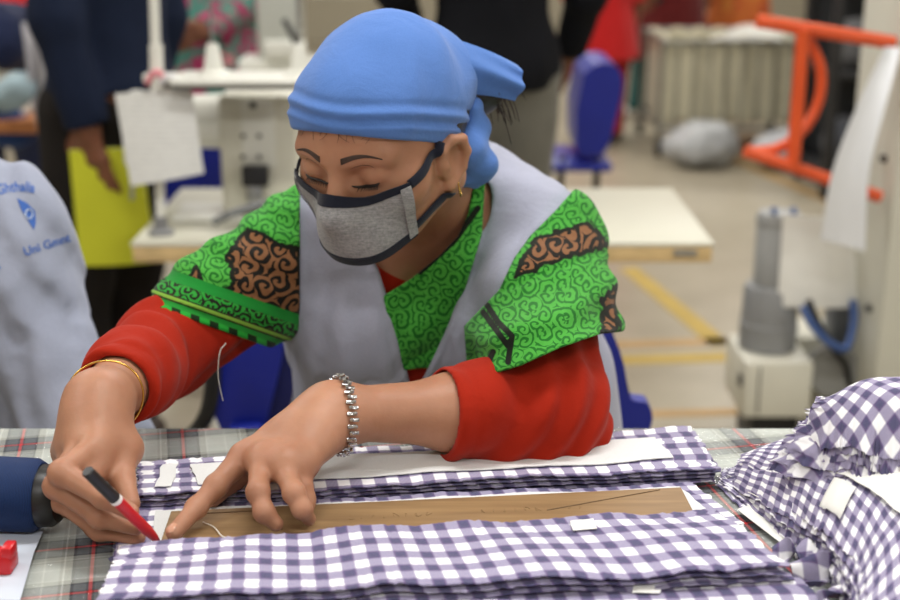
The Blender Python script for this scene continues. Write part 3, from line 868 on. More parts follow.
def mk_tartan():
    t = NT('grey_tartan'); u, v = t.uv()
    g, dk, bk, w, rd, lg = lin(176, 176, 168), lin(98, 101, 106), lin(40, 42, 50), lin(226, 226, 220), lin(224, 40, 44), lin(202, 204, 198)
    st = [(0, lg), (.13, w), (.15, lg), (.30, g), (.33, w), (.35, g), (.42, bk), (.45, dk), (.575, bk), (.60, rd), (.635, bk), (.66, dk), (.79, bk), (.82, g), (.90, w), (.915, lg)]
    a = t.ramp(t.math('FRACT', t.math('DIVIDE', u, .0766)), st, 'CONSTANT'); b = t.ramp(t.math('FRACT', t.math('DIVIDE', v, .0766)), st, 'CONSTANT')
    tw = step(t, t.math('SINE', t.math('MULTIPLY', t.math('ADD', u, v), 6283/1.6)), 0, .7)
    c = t.mix(t.math('ADD', .38, t.math('MULTIPLY', tw, .24)), a, b)
    t.bsdf(c, .8, 0, t.bump(t.noise(40, 3), .2, .002)); return t.m
M_TART = mk_tartan()
M_PAPER = plain('white_paper', (232, 232, 228), .75, var=.03, scale=20)
M_FUSE = cloth('white_interlining', (222, 224, 224), var=.03, wr=.12)

XL, XR, YF, YB = -1.05, .95, .52, 1.225
tb = thing('work_table', 'work table under the grey tartan cover where the woman marks cloth', 'table', (0, (YF+YB)/2, 0))
boxobj('tabletop', ((XL+XR)/2, (YF+YB)/2, TABLE-.0215), (XR-XL, YB-YF, .030), plain('cream_laminate', (216, 208, 186), .45), tb, .003)
for x in (XL+.06, XR-.06):
    for y in (YF+.06, YB-.06):
        boxobj('leg', (x, y, .432), (.045, .045, .864), plain('grey_steel', (150, 152, 154), .4, .6), tb, .003)
TC = TABLE-.0065
def rot_uv(x, y, a=math.radians(-12), ox=.0, oy=0):
    return np.stack([x*math.cos(a)-y*math.sin(a)+ox, x*math.sin(a)+y*math.cos(a)+oy], -1)
xs = np.linspace(XL+.005, XR-.12, 90); ys = np.linspace(YF+.005, YB-.004, 60); X, Y = np.meshgrid(xs, ys, indexing='ij')
xf = X*1.0
G = np.stack([X, Y, np.full_like(X, TC+.0016)], -1)
uvt = rot_uv(X, Y, math.radians(-12.4), .0459, .031)
tag(solid_sheet('table_cover', G, .0014, M_TART, None, uvt, (0, 0, 1)), 'grey tartan cloth with red lines covering the work table', 'cloth')
# clear plastic film over the tartan
def mk_film():
    t = NT('clear_plastic_film')
    tr = t.n('ShaderNodeBsdfTransparent'); tr.inputs[0].default_value = (.97, .98, .98, 1)
    nz = t.noise(38, 4, .6, dist=1.2)
    gl = t.n('ShaderNodeBsdfGlossy', Roughness=.16, Normal=t.bump(nz, .6, .006)); 
    fr = t.n('ShaderNodeFresnel', IOR=1.4)
    mx = t.n('ShaderNodeMixShader'); mx.inputs[0].default_value = .045
    t.t.links.new(tr.outputs[0], mx.inputs[1]); t.t.links.new(gl.outputs[0], mx.inputs[2]); t.t.links.new(mx.outputs[0], t.out.inputs[0]); return t.m
pf = np.stack([X, Y], -1).reshape(-1, 2); zz = TC+.0030+.0010*wob(np.c_[pf, pf[:, 0]*0], 60, 4).reshape(X.shape)
G = np.stack([X, Y, zz], -1)
tag(solid_sheet('plastic_film', G, .0003, mk_film(), None, None, (0, 0, 1)), 'clear plastic film laid over the tartan table cover', 'plastic sheet')

def quad_grid(c, z, nu, nv, wave=None):
    """c: FL, FR, BR, BL as photo points laid on the plane z"""
    FL, FR, BR, BL = [PZ(*q, z) for q in c]
    s = np.linspace(0, 1, nu)[:, None, None]; t = np.linspace(0, 1, nv)[None, :, None]
    G = (FL*(1-s)+FR*s)*(1-t)+(BL*(1-s)+BR*s)*t
    return G
def strip_stack(c, zb, n, dz, labels, group, seed, uvoff=(0, 0), nu=150, nv=26, wav=.004, curl=.0, uvr=0.0):
    objs = []
    for i in range(n):
        z = zb+dz*(i+1); r = np.random.default_rng(seed*10+i)
        jit = 0 if i == n-1 else 1
        G = quad_grid(c, zb+dz*n, nu, nv).copy()
        FL = G[0, 0].copy()
        s = np.linspace(0, 1, nu)[:, None]; t = np.linspace(0, 1, nv)[None]
        Ls = np.linalg.norm(G[-1, 0]-G[0, 0]); Wd = np.linalg.norm(G[0, -1]-G[0, 0])
        uv = np.stack([s*Ls+0*t+uvoff[0]+.004*i, t*Wd+0*s+uvoff[1]], -1)
        uv = rot_uv(uv[..., 0], uv[..., 1], uvr+r.normal()*.012*jit)
        p3 = G.reshape(-1, 3)
        edge = np.exp(-t/.10)+np.exp(-(1-t)/.10)
        G[..., 2] = z+(wob(p3*V(1, 1, 0), 42, seed+2)).reshape(nu, nv)*wav*(i+1)/n*.6+edge*wav*.5*wob(p3*V(1, 1, 0)+V(0, 0, i*.001), 75, seed).reshape(nu, nv)*(i+1)/n+curl*edge*(i/n)
        # irregular cut edges
        w1 = wob(np.c_[np.linspace(0, Ls, nu), np.full(nu, seed+i*.7), np.zeros(nu)], 38, seed+i)*.0035+r.normal(size=nu)*.0007
        w2 = wob(np.c_[np.linspace(0, Ls, nu), np.full(nu, seed+5+i*.7), np.zeros(nu)], 38, seed+i+3)*.0035+r.normal(size=nu)*.0007
        dirv = unit(G[0, -1]-G[0, 0]); G += dirv*(w1[:, None]*(1-t)**3+w2[:, None]*t**3)[..., None]
        ax = unit(G[-1, 0]-G[0, 0]); e1 = r.normal(size=nv)*.0012+r.normal()*.004*jit; e2 = r.normal(size=nv)*.0012+r.normal()*.004*jit
        G += ax*(e1[None]*(1-s)**6+e2[None]*s**6)[..., None]
        G[..., 2] = np.maximum(G[..., 2], TABLE-.0015+.0022*i)
        o = solid_sheet('gingham_strip', G, .0010, M_GING, None, uv, (0, 0, 1))
        tag(o, labels[min(i, len(labels)-1)] if i < n-1 else labels[-1], 'cloth', group); objs.append(o)
    return objs, G
bk, GB = strip_stack([(138, 497), (718, 467), (690, 427), (138, 461)], TABLE-.001, 4, .0042,
    ['gingham strip layer within the long stack farthest from the camera']*3+['top gingham strip of the far stack, under a white lining strip'], 'far stack of gingham strips', 1, uvoff=(0, .012))
md, GM = strip_stack([(112, 561), (742, 523), (693, 483), (125, 507)], TABLE-.001, 2, .0034,
    ['lower gingham strip flat under the brown template', 'upper gingham strip directly under the brown template'], 'gingham strips under the template', 2, uvoff=(.01, 0), wav=.002)
lo, GL = strip_stack([(96, 640), (850, 640), (800, 578), (118, 596)], TABLE-.001, 3, .0045,
    ['gingham strip layer within the stack at the lowest edge of the photo']*2+['top gingham strip of the stack cut off by the photo bottom edge'], 'near stack of gingham strips', 3, uvoff=(.006, .004))
fr_, GF = strip_stack([(98, 600), (792, 566), (712, 508), (124, 541)], TABLE-.001, 5, .0056,
    ['gingham strip layer within the thick stack in front of the template']*4+['top gingham strip of the thick stack in front of the template'], 'stack of gingham strips before the template', 4, uvoff=(.002, .009), wav=.007)
ZB = TABLE-.001+.0042*4+.001
def on_grid(G, s, t, off):
    nu, nv = G.shape[:2]; a = np.clip(s*(nu-1), 0, nu-1.001); b = np.clip(t*(nv-1), 0, nv-1.001); i = a.astype(int); j = b.astype(int); fa = (a-i)[..., None]; fb = (b-j)[..., None]
    p = (G[i, j]*(1-fa)+G[i+1, j]*fa)*(1-fb)+(G[i, j+1]*(1-fa)+G[i+1, j+1]*fa)*fb
    return p+V(0, 0, off)
def lay(name, G, s0, s1, t0, t1, off, th, m, label, cat, n=(60, 10), skew=0.0, group=None, ragged=.0):
    s, t = np.meshgrid(np.linspace(0, 1, n[0]), np.linspace(0, 1, n[1]), indexing='ij')
    q = on_grid(G, s0+(s1-s0)*s+skew*(t-.5), t0+(t1-t0)*t, off)
    if ragged: q[..., 1] += ragged*np.sin(s*23+1)*(t*2-1)
    o = solid_sheet(name, q, th, m, None, None, (0, 0, 1)); tag(o, label, cat, group); return o
lay('lining_strip', GB, .095, .925, .20, .74, .0022, .0009, M_FUSE, 'white lining strip on the far gingham stack behind the forearm', 'lining', skew=-.012, ragged=.0015)
lay('lining_scrap', GB, .035, .062, .15, .8, .0022, .0006, M_FUSE, 'small white lining scrap at the end of the far gingham stack', 'lining', (6, 8), skew=.01)
lay('lining_strip', GM, .055, .965, .12, .86, .0022, .0008, M_FUSE, 'white lining strip between the gingham and the brown template', 'lining')
# cardboard template
def mk_board():
    t = NT('brown_board'); mp = t.n('ShaderNodeMapping', Vector=t.coord()); mp.inputs['Scale'].default_value = (6, 70, 6)
    n1 = t.n('ShaderNodeTexNoise', Vector=mp.outputs[0], Scale=1.5, Detail=4).outputs[0]
    c = t.ramp(n1, [(.3, lin(126, 98, 66)), (.7, lin(152, 122, 84))])
    t.bsdf(c, .55, 0, t.bump(n1, .1, .001)); return t.m
ZT = TABLE+.0115
tp = [PZ(*q, ZT) for q in ((160, 543), (696, 516), (681, 487), (171, 511))]
tmpl = thing('marking_template', 'long brown board template under her spread hand', 'template', tuple(np.mean(tp, 0)-V(0, 0, .002)))
bm = bmesh.new(); lo_ = [bm.verts.new(q-V(0, 0, .0024)) for q in tp]; hi_ = [bm.verts.new(q) for q in tp]
bm.faces.new(hi_); bm.faces.new(lo_[::-1])
for i in range(4): bm.faces.new((lo_[i], lo_[(i+1) % 4], hi_[(i+1) % 4], hi_[i]))
bmesh.ops.bevel(bm, geom=bm.edges[:], offset=.0005, segments=1, affect='EDGES')
link('board', bm_mesh(bm, 'board'), mk_board(), tmpl)
M_INK = plain('faded_ink', (96, 74, 52), .7)
def on_t(a, b): return (tp[0]*(1-a)+tp[1]*a)*(1-b)+(tp[3]*(1-a)+tp[2]*a)*b+V(0, 0, .0003)
for nm, pts in (('edge_line', [on_t(.03, .12), on_t(.03, .86), on_t(.2, .86)]), ('edge_line', [on_t(.72, .42), on_t(.955, .93)])):
    bm = bmesh.new(); b_tube(bm, spline(pts, 20) if len(pts) == 2 else np.array(pts), .0004, 5); link('ruled_line', bm_mesh(bm, 'ruled_line'), M_INK, tmpl)
r = np.random.default_rng(5)     # two handwritten size notes, too faint to read in the photograph
M_INK2 = plain('faint_ink', (140, 112, 78), .7)
for k0, k1 in ((0, 8), (12, 22)):
    bm = bmesh.new()
    for k in range(k0, k1):
        x0 = .34+k*.021; p0 = on_t(x0, .50+.02*r.normal())
        n = 7; aa = np.linspace(0, r.uniform(3, 6), n); b_tube(bm, [p0+V(.004*q/6+.0018*math.cos(w), .0030*math.sin(w*1.1+k), 0) for q, w in enumerate(aa)], .00025, 5)
    link('handwriting', bm_mesh(bm, 'handwriting'), M_INK2, tmpl)

# tags and papers
for G, s, t_, lb in ((GF, .735, .72, 'small white sticker on the front gingham stack below the template'), (GL, .745, .78, 'small white sticker on the lowest gingham stack')):
    lay('sticker', G, s, s+.04, t_, t_+.17, .0022, .0004, M_PAPER, lb, 'sticker', (8, 5), skew=.01)

# ---- the heap of cut pieces
def loft(back, front, nu=90, nv=30, bulge=.0, seed=0, wav=.004):
    b = spline(back, nu); f = spline(front, nu); t = np.linspace(0, 1, nv)[None, :, None]
    G = f[:, None]*(1-t)+b[:, None]*t
    p = G.reshape(-1, 3); e = (4*t*(1-t))[..., 0]
    G[..., 2] += bulge*e+wav*wob(p*V(1, 1, .3), 48, seed).reshape(nu, nv)+wav*.6*wob(p*V(1, 1, 0), 110, seed+2).reshape(nu, nv)
    return G
def heap(back, front, n, dz, seed, labels, group, bulge, wav, per_uv=1.22, spread=.004, uvr=.2):
    out = None
    for i in range(n):
        k = n-1-i; r = np.random.default_rng(seed*20+i)
        G = loft([q+V(0, 0, -dz*k) for q in back], [q+V(0, 0, -dz*k)+V(*r.normal(size=2)*.002, 0) for q in front], bulge=bulge, seed=seed, wav=wav)
        nu, nv = G.shape[:2]; s = np.linspace(0, 1, nu)[:, None]; t = np.linspace(0, 1, nv)[None]
        fd = G[:, 0]-G[:, 1]; fd[:, 2] = 0; fd /= np.linalg.norm(fd, axis=1)[:, None]
        rag = spread*k*.5+.004*wob(np.c_[np.linspace(0, .5, nu), np.full(nu, i*.37), np.zeros(nu)], 70, i)+r.normal(size=nu)*.0012
        G += fd[:, None]*(rag[:, None]*(1-t)**4)[..., None]
        dr = .0035*wob(np.c_[np.linspace(0, .5, nu), np.full(nu, i*.5), np.zeros(nu)], 55, i+2); G[..., 2] -= np.abs(dr)[:, None]*(1-t)**3
        e0 = unit(G[0, 0]-G[1, 0]); G += (e0*(1-s[..., None])**8)*(r.normal(size=nv)*.002+.004*k)[None, :, None]
        G[..., 2] = np.maximum(G[..., 2], TABLE-.002+.0012*i)
        L_ = np.linalg.norm(np.diff(G[:, nv//2], axis=0), axis=1).sum(); Wm = np.linalg.norm(G[nu//2, -1]-G[nu//2, 0])
        uv = rot_uv((s*L_+0*t)*per_uv+r.uniform(0, .02), (t*Wm+0*s)*per_uv+r.uniform(0, .02), uvr+r.normal()*.08)
        o = solid_sheet('gingham_piece', G, .0010, M_GING, None, uv); tag(o, labels[0] if i < n-1 else labels[1], 'cloth', group)
        out = G
    return out
H = lambda px, py, z: PZ(px, py, z)
b1 = [H(742, 458, .915), H(790, 436, .945), H(850, 424, .965), H(905, 438, .97), H(985, 480, .965), H(1040, 560, .955)]
f1 = [H(738, 477, .91), H(778, 503, .922), H(822, 528, .935), H(852, 560, .94), H(868, 600, .94), H(880, 660, .94)]
G1 = heap(b1, f1, 7, .0052, 6, ['gingham piece layer in the sprawling heap beside the strips', 'top gingham piece of the sprawling heap, carrying white paper'], 'sprawling heap of gingham pieces', .012, .0035)
b2 = [H(822, 404, 1.0), H(850, 384, 1.02), H(895, 377, 1.03), H(960, 378, 1.03)]
f2 = [H(806, 436, .975), H(850, 447, .985), H(885, 455, .985), H(950, 462, .985)]
G2 = heap(b2, f2, 6, .0060, 7, ['gingham piece layer in the upper bundle on the heap', 'top gingham piece of the upper bundle by the pillar'], 'upper bundle of gingham pieces', .016, .006, uvr=.6)
b0 = [H(800, 425, .93), H(850, 405, .95), H(905, 400, .96), H(970, 404, .96)]
f0 = [H(795, 440, .93), H(850, 452, .945), H(895, 462, .945), H(960, 470, .945)]
G0 = heap(b0, f0, 5, .0064, 8, ['gingham piece layer folded below the upper bundle', 'gingham piece folded between the heap and the upper bundle'], 'folded gingham pieces under the bundle', .008, .004, uvr=-.3)
lay('pattern_paper', G1, .32, .84, .36, .70, .0045, .0005, M_PAPER, 'white paper lying on top of the sprawling gingham heap', 'paper', (40, 12), skew=.10)
lay('sticker', G1, .40, .50, .10, .32, .0045, .0006, M_PAPER, 'torn white sticker near the ragged edge of the gingham heap', 'sticker', (10, 6), skew=.03)
def flat_poly(name, pts, z, th, m, label, cat):
    n = len(pts); bm = bmesh.new(); a = [bm.verts.new(PZ(*q, z)) for q in pts]; b = [bm.verts.new(PZ(*q, z)-V(0, 0, th)) for q in pts]
    bm.faces.new(a); bm.faces.new(b[::-1])
    for i in range(n): bm.faces.new((b[i], b[(i+1) % n], a[(i+1) % n], a[i]))
    return tag(link(name, bm_mesh(bm, name), m), label, cat)
flat_poly('pattern_paper', [(737, 509), (766, 499), (800, 520), (850, 556), (840, 590), (798, 556)], TABLE+.0006, .0005, M_PAPER, 'white paper on the tartan cover beneath the gingham heap', 'paper')
# twisted scraps
for k, (c, rot, ln, lb) in enumerate((((832, 560), .5, .085, 'twisted gingham scrap lying in front of the heap'), ((852, 540), 1.3, .07, 'crumpled gingham scrap against the ragged heap edge'), ((812, 556), -.3, .06, 'curled gingham scrap on the white paper'), ((800, 532), .2, .02, 'tiny gingham offcut on the white paper'), ((862, 585), .9, .08, 'crumpled gingham scrap nearest the camera beside the heap'))):
    r = np.random.default_rng(30+k); nu, nv = 44, 12
    s = np.linspace(-1, 1, nu)[:, None]; t = np.linspace(-1, 1, nv)[None]
    c0 = H(*c, TABLE+.012); w = .013 if ln > .03 else .006
    a = rot; ax = V(math.cos(a), math.sin(a), 0); ay = V(-math.sin(a), math.cos(a), 0)
    tw = 2.6*s+.8*np.sin(s*4+k) if ln > .03 else .1*s
    ctr = c0+ax*(s*ln/2)[..., None]+ay*(.014*np.sin(s*3.1+k)*min(1, ln*14))[..., None]
    G = ctr+(ay*np.cos(tw)[..., None]+V(0, 0, 1)*np.sin(tw)[..., None])*(t*w*(1-.25*s*s))[..., None]+V(0, 0, 1)*(.006*np.sin(s*5+t*2+k)*min(1, ln*14))[..., None]
    G[..., 2] = TABLE+.003+np.abs(G[..., 2]-TABLE-.003)
    if ln < .03: G[..., 2] = TABLE+.0025+.0008*s+0*t
    uv = np.stack([s*ln/2+0*t+.01*k, t*w+0*s], -1)
    tag(solid_sheet('gingham_scrap', G, .0009, M_GING, None, uv), lb, 'scrap', 'gingham scraps by the heap')
# loose threads
M_THR = plain('white_thread', (230, 228, 220), .8)
for k, (pts, lb) in enumerate((([(203, 522), (214, 527), (222, 536), (231, 538)], 'white thread end on the template beside her fingers'), ([(748, 492), (770, 500), (790, 488), (806, 500)], 'white thread hanging from the tip of the gingham heap'))):
    q = spline([PZ(a, b, TABLE+(.0125 if k == 0 else .012)+.001*i) for i, (a, b) in enumerate(pts)], 24)
    tag(tubeobj('thread', q, .0004, M_THR, None, 5), lb, 'thread', 'loose threads')

tag(tubeobj('thread', spline([P(226, 343, 1.235), P(220, 352, 1.225), P(218, 372, 1.222), P(220, 388, 1.222), P(223, 401, 1.222)], 24), .0004, M_THR, None, 5), 'pale thread end dangling from the green shawl hem over her raised sleeve', 'thread')
# ---- pen, thread cone, red clip, pale sheet
pa, pt = P(87, 471, .888), PZ(160, 543, TABLE+.0125)
ax = unit(pt-pa); L0 = np.linalg.norm(pt-pa)
pen = thing('marker_pen', 'red felt pen with black end held in her fingers', 'pen', tuple(pt))
PR = Vector(ax).to_track_quat('Z', 'Y').to_matrix()
M_PR = plain('red_plastic', (196, 24, 34), .3, var=.03); M_BK = plain('black_plastic', (22, 22, 24), .4)
def pl(name, prof, m, seg=20): latheobj(name, prof, tuple(pa), m, pen, seg, PR)
l1 = L0*.36
pl('end_cap', [(.0036, 0), (.0046, .001), (.0048, l1)], M_BK); pl('ring', [(.0046, l1-.001), (.0049, l1), (.0049, l1+.0035), (.0044, l1+.004)], plain('white_plastic', (225, 220, 218), .4))
pl('barrel', [(.0045, l1+.002), (.0046, l1+.01), (.0044, L0*.82), (.0030, L0*.93)], M_PR); pl('nib', [(.0030, L0*.92), (.0018, L0*.97), (.0008, L0)], plain('red_felt', (150, 16, 40), .8))
cone = thing('thread_cone', 'large navy blue thread cone lying on its side by her hand', 'thread', tuple(PZ(20, 530, TABLE)))
c0, c1 = P(-60, 497, 1.00), P(50, 499, .995)
r0 = .030
bz = TABLE-.001
c0[2] = bz+.0315; c1[2] = bz+.0300
R_ = Vector(unit(c1-c0)).to_track_quat('Z', 'Y').to_matrix(); LC = np.linalg.norm(c1-c0)
def mk_thread():
    t = NT('navy_thread'); mp = t.n('ShaderNodeMapping', Vector=t.coord()); mp.inputs['Scale'].default_value = (1, .05, .05)
    w = t.n('ShaderNodeTexWave', Vector=t.coord(), Scale=260, Distortion=1.2, _bands_direction='X').outputs[1]
    t.bsdf(t.ramp(w, [(.2, lin(12, 30, 66)), (.8, lin(24, 52, 100))]), .55, 0, t.bump(w, .35, .0006), Specular_IOR_Level=.2); return t.m
latheobj('wound_thread', [(.026, 0), (.0315, .004), (.0305, LC-.012), (.027, LC-.006)], tuple(c0), mk_thread(), cone, 40, R_)
latheobj('core', [(.020, LC-.012), (.0262, LC-.007), (.0255, LC+.004), (.0215, LC+.009), (.014, LC+.010)], tuple(c0), M_BK, cone, 32, R_)
clip = thing('plastic_clip', 'red plastic clip at the table edge below the thread cone', 'clip', tuple(PZ(4, 575, TABLE)))
cc = PZ(0, 572, TABLE)
boxobj('body', (cc[0]-.006, cc[1]+.004, TABLE+.008), (.034, .022, .016), M_PR, clip, .003)
boxobj('jaw', (cc[0]+.008, cc[1]+.002, TABLE+.018), (.009, .016, .010), M_PR, clip, .002)
boxobj('jaw', (cc[0]-.012, cc[1]+.004, TABLE+.017), (.012, .014, .008), M_PR, clip, .002)
flat_poly('backing_sheet', [(-40, 600), (-40, 531), (44, 529), (34, 552), (20, 600)], TABLE+.0004, .0006, plain('pale_blue_paper', (200, 208, 222), .6, var=.04), 'pale blue sheet under the red clip', 'paper')
# ================================================================== the workshop behind
def struct(o): o['kind'] = 'structure'; return o
def mk_floor():
    t = NT('polished_concrete'); n1 = t.noise(.7, 4, .6); n2 = t.noise(6, 5, .6)
    c = t.ramp(t.math('ADD', t.math('MULTIPLY', n1, .6), t.math('MULTIPLY', n2, .4)), [(.35, lin(150, 141, 122)), (.65, lin(174, 165, 146))])
    t.bsdf(c, .3, 0, t.bump(n2, .05, .002), Specular_IOR_Level=.5); return t.m
struct(boxobj('floor', (0, 6.0, -.05), (11, 17, .10), mk_floor(), None, 0))
M_WALL = plain('cream_wall', (170, 162, 142), .8, var=.05, scale=1.5)
struct(boxobj('wall_back', (0, 13.9, 1.7), (11, .2, 3.4), M_WALL, None, 0))
struct(boxobj('wall_left', (-5.5, 6, 1.7), (.2, 17, 3.4), M_WALL, None, 0)); struct(boxobj('wall_right', (5.5, 6, 1.7), (.2, 17, 3.4), M_WALL, None, 0))
struct(boxobj('wall_front', (0, -2.5, 1.7), (11, .2, 3.4), M_WALL, None, 0))
struct(boxobj('ceiling', (0, 6, 3.45), (11.2, 17, .1), plain('ceiling_white', (226, 226, 222), .9), None, 0))
M_YEL = plain('yellow_floor_paint', (178, 150, 66), .5, var=.1); M_ORG = plain('orange_floor_paint', (172, 138, 88), .5, var=.1)
def tape(a, b, w, m, label):
    A, B = PZ(*a, 0), PZ(*b, 0); d = unit(B-A); n = V(-d[1], d[0], 0)*w/2
    bm = bmesh.new(); q = [A-n, B-n, B+n, A+n]; lo_ = [bm.verts.new(p+V(0, 0, -.002)) for p in q]; hi_ = [bm.verts.new(p+V(0, 0, .002)) for p in q]
    bm.faces.new(hi_); bm.faces.new(lo_[::-1])
    for i in range(4): bm.faces.new((lo_[i], lo_[(i+1) % 4], hi_[(i+1) % 4], hi_[i]))
    tag(link('floor_line', bm_mesh(bm, 'floor_line'), m), label, 'floor marking', None)
tape((560, 362), (728, 357), .085, M_YEL, 'yellow painted floor line nearest the table, running across')
tape((560, 347), (735, 341), .07, M_ORG, 'orange painted floor line just behind the yellow one')
tape((628, 268), (722, 346), .075, M_YEL, 'yellow painted floor line slanting back from the grey vacuum unit')
tape((690, 140), (860, 215), .07, M_ORG, 'orange aisle line on the floor beneath the orange rail')
tape((560, 416), (740, 412), .05, M_ORG, 'orange painted floor line just behind the work table')

M_CREAM = plain('machine_cream', (214, 212, 198), .4, var=.04); M_OFFW = plain('off_white_enamel', (222, 222, 214), .35, var=.03)
M_STEEL = plain('brushed_steel', (168, 170, 172), .35, .85, scale=60); M_DK = plain('dark_metal', (46, 46, 48), .5, .4)
M_BLUEP = plain('blue_plastic', (22, 36, 138), .38, var=.06); M_BLK = plain('black_rubber', (20, 20, 22), .5)
M_TOP = plain('pale_table_laminate', (204, 202, 186), .4, var=.03); M_EDGE = plain('wood_edge', (206, 178, 128), .5, var=.12, scale=30)

# ---- sewing table and its machine
ZS = .70
yN, yF_ = 2.72, 3.28
xl, xr = P(131, 252, yN)[0], P(714, 246, yN)[0]
st = thing('sewing_table', 'pale sewing table with tan edge right behind the woman, machine on it', 'table', ((xl+xr)/2, 3.0, 0))
boxobj('tabletop', ((xl+xr)/2, (yN+yF_)/2, ZS-.004), (xr-xl, yF_-yN, .008), M_TOP, st, .002)
boxobj('edge_band', ((xl+xr)/2, (yN+yF_)/2, ZS-.026), (xr-xl-.004, yF_-yN-.004, .036), M_EDGE, st, .004)
boxobj('maker_plate', (xr-.06, yN+.001, ZS-.022), (.05, .004, .014), M_STEEL, st, .001)
for x in (xl+.13, xr-.42):
    lg = boxobj('leg', (x, 3.0, .36), (.05, .09, .62), M_OFFW, st, .006)
    boxobj('foot', (x, 3.0, .03), (.06, .56, .05), M_OFFW, lg, .008)
boxobj('cross_bar', ((xl+xr)/2, 3.1, .30), (xr-xl-.3, .03, .05), M_OFFW, st, .004)
td = boxobj('treadle', (xl+.30, 2.85, .10), (.34, .22, .018), plain('brown_treadle', (84, 62, 42), .7), st, .006, Matrix.Rotation(.22, 3, 'X'))
boxobj('motor', (xl+.62, 3.05, .52), (.22, .18, .18), M_DK, st, .03)
# machine head (needle end to the left, pillar by the woman's head)
YM = 2.98
mc = thing('sewing_machine', 'cream sewing machine on the pale table behind her shoulder', 'sewing machine', tuple(P(250, 215, YM)))
def xz(px, py, Y=YM): q = P(px, py, Y); return q[0], q[2]
def box_px(name, x0, y0, x1, y1, Y, dep, m, parent, bev=.01):
    a, b = P(x0, y0, Y-dep/2), P(x1, y1, Y-dep/2)
    return boxobj(name, ((a[0]+b[0])/2, Y, (a[2]+b[2])/2), (b[0]-a[0], dep, abs(a[2]-b[2])), m, parent, bev)
zb_ = ZS+.001
a0, a1 = P(126, 92, YM), P(330, 150, YM)
boxobj('bed', ((a0[0]+a1[0])/2+.05, YM, zb_+.006), (a1[0]-a0[0]-.10, .16, .012), M_OFFW, mc, .004)
arm_t, arm_b = P(0, 92, YM)[2], P(0, 150, YM)[2]
pts = np.array([(P(138, 121, YM)[0], YM, (arm_t+arm_b)/2), (P(240, 121, YM)[0], YM, (arm_t+arm_b)/2)])
arm = tubeobj('arm', np.array([pts[0]+(pts[1]-pts[0])*k for k in np.linspace(0, 1, 8)]), np.array([.052, .058, .06, .06, .06, .061, .063, .066]), M_OFFW, mc, 28, 1.0)
pil0, pil1 = P(222, 90, YM)[0], P(300, 90, YM)[0]
col = boxobj('column', ((pil0+pil1)/2, YM, (arm_t+.004+zb_+.02)/2), (pil1-pil0, .15, arm_t+.004-zb_-.02), M_CREAM, mc, .016)
boxobj('face_plate', (P(258, 0, YM)[0], YM-.077, P(0, 128, YM)[2]), (.074, .006, .150), M_OFFW, col, .003)
for i, (px, py) in enumerate(((253, 105), (243, 136), (259, 136), (243, 157), (259, 157))):
    q = P(px, py, YM-.08); boxobj('screw', tuple(q), (.009 if i else .014, .006, .009 if i else .014), M_DK, col, .002)
box_px('presser_bracket', 241, 167, 268, 187, YM-.09, .03, M_DK, mc, .004); box_px('needle_clamp', 246, 186, 262, 204, YM-.09, .02, M_STEEL, mc, .004)
box_px('end_cap', 118, 96, 142, 168, YM, .11, M_OFFW, mc, .012)
tubeobj('needle_bar', [P(132, 160, YM), P(132, 200, YM)], .005, M_STEEL, mc)
tag(tubeobj('cable', spline([P(214, 222, YM-.16), P(236, 212, YM-.17), P(262, 205, YM-.15), P(290, 196, YM-.12), P(330, 190, YM-.1)], 30), .009, plain('grey_cable', (112, 114, 116), .5)), 'grey cable curving over the pale sewing table by the machine', 'cable')
# thread stand
YS = 2.80
sx = P(162, 243, YS)
ts = thing('thread_stand', 'white thread stand pole on the sewing table corner carrying a wide tray', 'thread stand', (sx[0], YS, ZS))
tubeobj('pole', [(sx[0], YS, ZS), (sx[0]+.026, YS, ZS+.78)], .0105, M_OFFW, ts, 16)
tubeobj('sleeve', [(sx[0]+.011, YS, P(0, 90, YS)[2]), (sx[0]+.0145, YS, P(0, 45, YS)[2])], .0145, M_OFFW, ts, 16)
latheobj('base', [(.028, 0), (.028, .008), (.016, .014), (.014, .04)], (sx[0], YS, ZS), plain('grey_base', (120, 120, 122), .5), ts)
tzz = P(0, 78, YS)[2]; tx0, tx1 = P(172, 0, YS)[0], P(316, 0, YS)[0]
boxobj('tray', ((tx0+tx1)/2, YS, tzz), (tx1-tx0, .16, .012), M_OFFW, ts, .004); boxobj('tray_rim', ((tx0+tx1)/2, YS, tzz-.010), (tx1-tx0-.006, .15, .010), plain('dark_grey_plastic', (92, 92, 90), .6), ts, .003)  # tray with a darker grey rim along its underside
boxobj('bracket', ((sx[0]+tx0)/2, YS, tzz), (tx0-sx[0]+.03, .03, .02), M_OFFW, ts, .004)
for px in (214, 300):
    c = P(px, 74, YS)
    h_ = latheobj('cone_holder', [(.036, 0), (.034, .006), (.021, .012), (.0125, .062), (.010, .066)], (c[0], YS, tzz+.006), M_OFFW, ts)
    tubeobj('pin', [(c[0], YS, tzz+.06), (c[0], YS, tzz+.30)], .0035, M_STEEL, h_)
